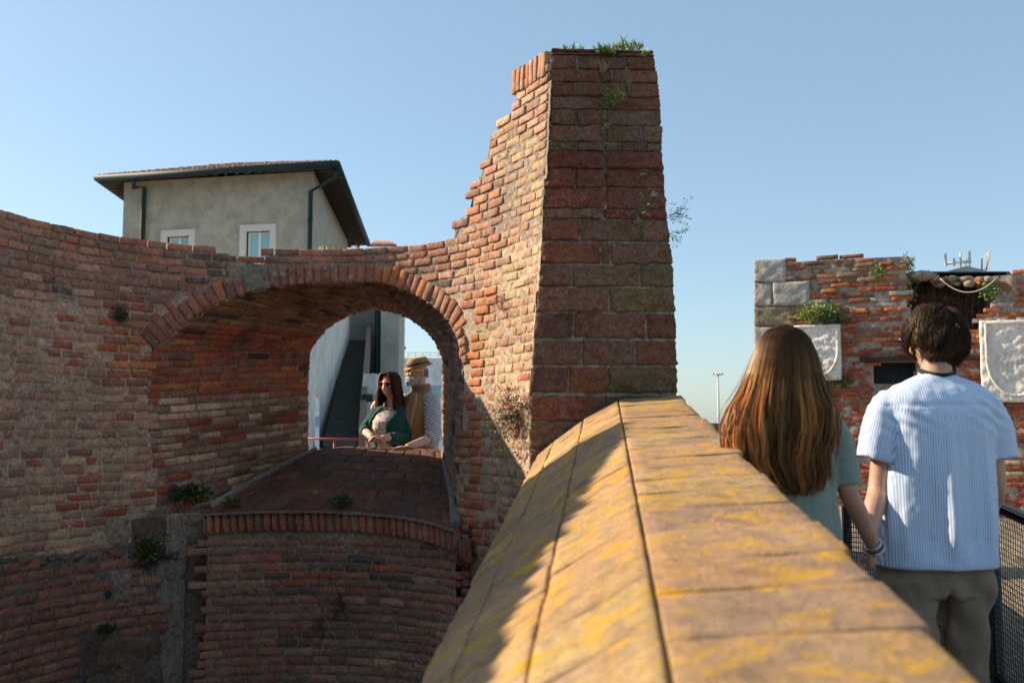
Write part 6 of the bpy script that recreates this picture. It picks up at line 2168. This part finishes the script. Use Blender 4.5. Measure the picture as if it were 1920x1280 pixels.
# hair: side-parted, past the shoulders
mb = MB(); paths = []
MI = MHA
for i in range(3400):
    th_ = rnd(-math.pi, math.pi)           # around the head, 0 = face
    if abs(th_) < .60: th_ = math.copysign(rnd(.60, 1.3), th_)
    part = Vector((.015, .070, .101))
    d = Vector((math.sin(th_), math.cos(th_), 0))
    Rr = rnd(.90, 1.12)
    pts = [part + Vector((rnd(-.012, .012), rnd(-.06, .02), rnd(-.004, .006)))]
    w1, w2, ph = rnd(-1, 1), rnd(-1, 1), rnd(0, 6.28)
    tl = rnd(.17, .27) if abs(th_) > .9 else rnd(.10, .22)
    pts.append(Vector((d.x * .055 + .01, d.y * .075 + .01, .108 * Rr)))
    pts.append(Vector((d.x * .085, d.y * .100, .060)) * Rr)
    pts.append(Vector((d.x * .093, d.y * .104, .0)) * Rr)
    for k in range(1, 7):
        t = k / 6
        pts.append(Vector((d.x * (.094 + .030 * t + .005 * w1 * t), min(d.y, .75) * (.100 + .015 * t) + .01 * w2 * t, -tl * t)) * Rr + Vector((.006 * math.sin(ph + t * 7 + th_ * 6), .006 * math.cos(ph + t * 6), 0)) * t)
    c = jit(mixc((.06, .025, .013), (.30, .12, .045), min(1, max(0, rnd(-.1, .8)))), .2)
    paths.append(([HAc + MI @ p for p in ramp_pts(pts, 3)], .0013, c))
hairstrands(mb, paths)
h_ = mb.build('hair', M['hair'], wa_)
mb = MB()
mb.ball(HAc + MHA @ Vector((0, -.012, .012)), (.084, .098, .116), 0, (.03, .014, .009), 28, 20, MHA, lambda d: 1.0)
kp = []
for f in mb.f:
    c = sum((Vector(mb.v[i]) for i in f), Vector()) / len(f); q = MHA.inverted() @ (c - HAc)
    if q.y > .03 and q.z < .060: continue
    kp.append(f)
mb.f = kp; mb.m = [0] * len(kp)
mb.build('hair_base', M['hair'], h_)
for (mat_, dt) in (('silver', .0), ('silver', .012)):
    mb = MB(); da = (wr_l2 - e_l).normalized(); xa = da.orthogonal().normalized(); ya = da.cross(xa)
    rr = ring(wr_l2 - da * (.012 + dt), xa, ya, .031, .028, 20); mb.tube(rr + [rr[0], rr[1]], .0035, 6, caps=False); mb.build('bracelet', M[mat_], wa_)

# ================================================================= man in the hat
YH = 9.12
def h__(px, py, dy=0.0): return Q(px, py, YH + dy)
PH = YH / FPX
mh = thing('person', (h__(790, 800).x, YH, GA), 'bearded man in a tan hat and yellow sunglasses with his arm round the woman', 'person')
HHc = h__(783, 698)
MHH = Matrix.Rotation(R(180 - 56), 3, 'Z') @ Matrix.Rotation(R(-3), 3, 'X')
mb = MB()
head_mb(mb, HHc, MHH, 1.02, jaw=.22)
mb.tube([HHc + Vector((.01, .01, -.04)), h__(789, 730), h__(791, 745)], [.058, .058, .07], 16)
mb.loft([ring(h__(790, y), XX, YY, hw * PH, dd, 22) for y, hw, dd in ((735, 14, .06), (746, 30, .09), (770, 32, .11), (810, 31, .115), (860, 30, .12), (880, 32, .12))])
t_s, t_e, t_w = h__(809, 747, -.04), h__(811, 820, -.24), h__(764, 838, -.62)
o_s, o_e, o_w = h__(768, 750, .04), h__(738, 758, .24), h__(716, 752, .06)
climb(mb, [t_s, t_s.lerp(t_e, .5), t_e, t_e.lerp(t_w, .4), t_w], [.055, .050, .043, .040, .030], 14)
climb(mb, [o_s, o_s.lerp(o_e, .5), o_e, o_e.lerp(o_w, .5), o_w], [.055, .050, .043, .036, .029], 14)
hand_mb(mb, t_w, Vector((-1, -.22, -.10)), (0, -.12, -1), -1, .12, 1.0, .10)
hand_mb(mb, o_w, Vector((-.72, -.62, -.22)), (.1, -.45, -.85), -1, .55, 1.0, .10)
for hx in (778, 804):
    h0 = h__(hx, 880); climb(mb, [h0, Vector((h0.x, YH, -.80)), Vector((h0.x, YH + .03, -1.04))], [.09, .06, .04], 12)
def hcol(p):
    q = MHH.inverted() @ (p - HHc)
    return (.62, .37, .28)
remesh(mb, .006, 1, colf=hcol).build('body', M['skin'], mh)
# beard: short white bristles over jaw, chin and moustache
mb = MB(); paths = []
for i in range(5200):
    th_ = rnd(-1.25, 1.25); z = rnd(-.122, -.038)
    if z > -.075 and abs(th_) > 1.05: z = rnd(-.11, -.05)
    q = Vector((math.sin(th_) * .070 * (1 - .22 * (-z / .116) ** 1.6), math.cos(th_) * .099, z))
    if z < -.10: q *= Vector((1, 1, 1)).x * (1 - (abs(z) - .10) * 6)
    if -.066 < z < -.050 and abs(q.x) < .022: continue
    if z > -.046 and abs(q.x) > .030: continue
    q.y += .004
    d = Vector((q.x * .5, q.y * .6, -.05)).normalized() * rnd(.008, .017)
    a0 = HHc + MHH @ (q * 1.03); a1 = HHc + MHH @ (q * 1.03 + d)
    paths.append(([a0, (a0 + a1) / 2, a1], .0021, jit((.82, .80, .76), .10)))
hairstrands(mb, paths)
bd = []
for j in range(9):
    z = -.050 - .0085 * j; row = []
    for k in range(15):
        th_ = -.88 + 1.76 * k / 14; sc = math.sqrt(max(.05, 1 - (z / .124) ** 2)) - .10 * (abs(th_) ** 3) * (.6 if j < 4 else .2)
        row.append(HHc + MHH @ Vector((math.sin(th_) * .078 * sc * (1 - .22 * (-z / .116) ** 1.6), math.cos(th_) * .1 * sc + .012, z - .004)) * 1.0)
    row += [HHc + MHH @ Vector((math.sin(t_) * .05, math.cos(t_) * .05, z)) for t_ in [1.1 - 2.2 * q / 7 for q in range(8)]]
    bd.append(row)
mb.loft(bd, col=(.60, .56, .52))
mb.build('beard', M['cloth'], mh)
# side hair, grey
mb = MB(); paths = []
for i in range(900):
    th_ = random.choice((-1, 1)) * rnd(1.85, 3.14); z = rnd(-.035, .03)
    q = Vector((math.sin(th_) * .077, math.cos(th_) * .098, z)); a0 = HHc + MHH @ q
    a1 = HHc + MHH @ (q * 1.03 + Vector((0, -.003, -.016)))
    paths.append(([a0, (a0 + a1) / 2 + Vector((0, 0, .002)), a1], .0014, jit((.42, .37, .33), .25)))
hairstrands(mb, paths); mb.build('hair', M['hair'], mh)
glasses(mh, HHc, MHH, M['yellow_plastic'], 1.05, .025, .021)
# hat
HTC = (.40, .235, .09)
MT = MHH @ Matrix.Rotation(R(-7), 3, 'X')
hc = HHc + MHH @ Vector((0, -.012, .052))
def hr(r_x, r_y, z, wav=0.0, n=36):
    out = []
    for k in range(n):
        t = 2 * math.pi * k / n
        zz = z + wav * (math.cos(t) ** 2) - wav * .6 * max(0, math.sin(t)) ** 2 - (.012 if wav else 0) * max(0, math.sin(t))
        out.append(hc + MT @ Vector((math.cos(t) * r_x, math.sin(t) * r_y, zz)))
    return out
mb = MB()
mb.loft([hr(.082, .100, -.004), hr(.098, .118, -.003, .004), hr(.108, .131, .001, .010), hr(.116, .141, .006, .017), hr(.117, .142, .010, .017), hr(.108, .131, .006, .010), hr(.098, .118, .004, .004),
         hr(.091, .110, .008), hr(.088, .107, .035), hr(.083, .101, .058), hr(.073, .091, .076), hr(.056, .074, .086), hr(.036, .055, .084), hr(.010, .03, .074)], col=HTC)
hat = mb.build('hat', M['felt'], mh)
mb = MB()
mb.loft([hr(.0925, .1115, .009), hr(.0935, .1125, .011), hr(.0925, .1115, .036), hr(.0905, .1095, .037)], col=(.05, .035, .02), caps=False); mb.build('hat_band', M['felt'], hat)
# checked shirt (sleeves and collar area), vest, scarf
mb = MB()
climb(mb, [t_s + Vector((-.01, 0, .01)), t_s.lerp(t_e, .5) + Vector((.005, 0, 0)), t_e + Vector((0, 0, .0)), t_e.lerp(t_w, .22)], [.082, .078, .073, .060], 20)
climb(mb, [o_s, o_s.lerp(o_e, .5), o_e, o_e.lerp(o_w, .55)], [.070, .066, .058, .048], 18)
mb.loft([ring(h__(791, y), XX, YY, hw * PH, dd, 24) for y, hw, dd in ((730, 14, .066), (738, 22, .085), (748, 33, .105), (775, 33, .125), (840, 31, .13), (880, 32, .13))])
remesh(mb, .007, 2, disp=lambda p, n: p + n * (.006 * nz(p.x * 14, p.y * 14, p.z * 9) + .005 * nz(p.x * 38, p.y * 38, p.z * 20)), colf=None).build('checked_shirt', M['check'], mh)
mb = MB()
VC = (.34, .215, .075)
mb.loft([ring(h__(cx_, y, dy), XX, YY, hw * PH, dd, 28, 2.3) for y, cx_, hw, dd, dy in ((731, 789, 15, .075, 0), (736, 787, 20, .092, 0), (744, 783, 25, .115, -.005), (760, 780, 27, .14, -.012), (785, 780, 28, .155, -.02), (815, 782, 29, .158, -.02), (845, 785, 31, .155, -.01), (880, 787, 33, .155, 0))])
def vdisp(p, n):
    t_ = (p - t_s); m_k = math.exp(-(t_.length / .075) ** 2)
    return p + n * (.004 * nz(p.x * 16, p.y * 16, p.z * 9) + .0012 * math.sin(p.x * 700)) - n * .03 * m_k
remesh(mb, .0065, 2, disp=vdisp, colf=lambda p: VC).build('vest', M['cloth'], mh)
SC1 = (.30, .155, .085); SC2 = (.42, .29, .15)
mb = MB()
nk = h__(789, 731, .0)
for k in range(3):
    rr = ring(nk + Vector((0, 0, -.012 + k * .020)), (XX + ZZ * .12).normalized(), (YY + ZZ * (.25 - .1 * k)).normalized(), .082 - .004 * k, .086, 26)
    rr = [p + Vector((rnd(-.003, .003), rnd(-.003, .003), rnd(-.004, .004))) for p in rr]
    mb.tube(rr + [rr[0]], .021, 10, flat=(1, .75), ref=(0, 0, 1), col=SC1 if k else mixc(SC1, SC2, .4), caps=False)
def tail(x0, y0, x1, y1, x2, y2, w_):
    pts = [h__(x0, y0, -.10), h__((x0 + x1) / 2 + 1, (y0 + y1) / 2, -.155), h__(x1, y1, -.175), h__(x2, y2, -.19)]
    for off in (-1, -.33, .33, 1):
        pp = [p + Vector((off * w_ * (.7 + .3 * i / 3), .004 * off, 0)) for i, p in enumerate(pts)]
        mb.tube(ramp_pts(pp, 5), .013, 8, 0, jit(SC1 if off < 0 else SC2, .15), flat=(1, .6), ref=(1, 0, 0))
    for k in range(16):
        b_ = pts[-1] + Vector((rnd(-1, 1) * w_ * 1.2, rnd(-.005, .005), rnd(0, .01)))
        mb.tube([b_, b_ + Vector((rnd(-.006, .006), 0, -.02)), b_ + Vector((rnd(-.01, .01), 0, -rnd(.035, .05)))], .0028, 5, 0, jit(SC2, .2))
tail(776, 737, 768, 762, 759, 795, .022); tail(779, 737, 774, 765, 767, 800, .016)
mb.build('scarf', M['cloth'], mh)
for o in bpy.data.objects:
    if '_o' in o: del o['_o']
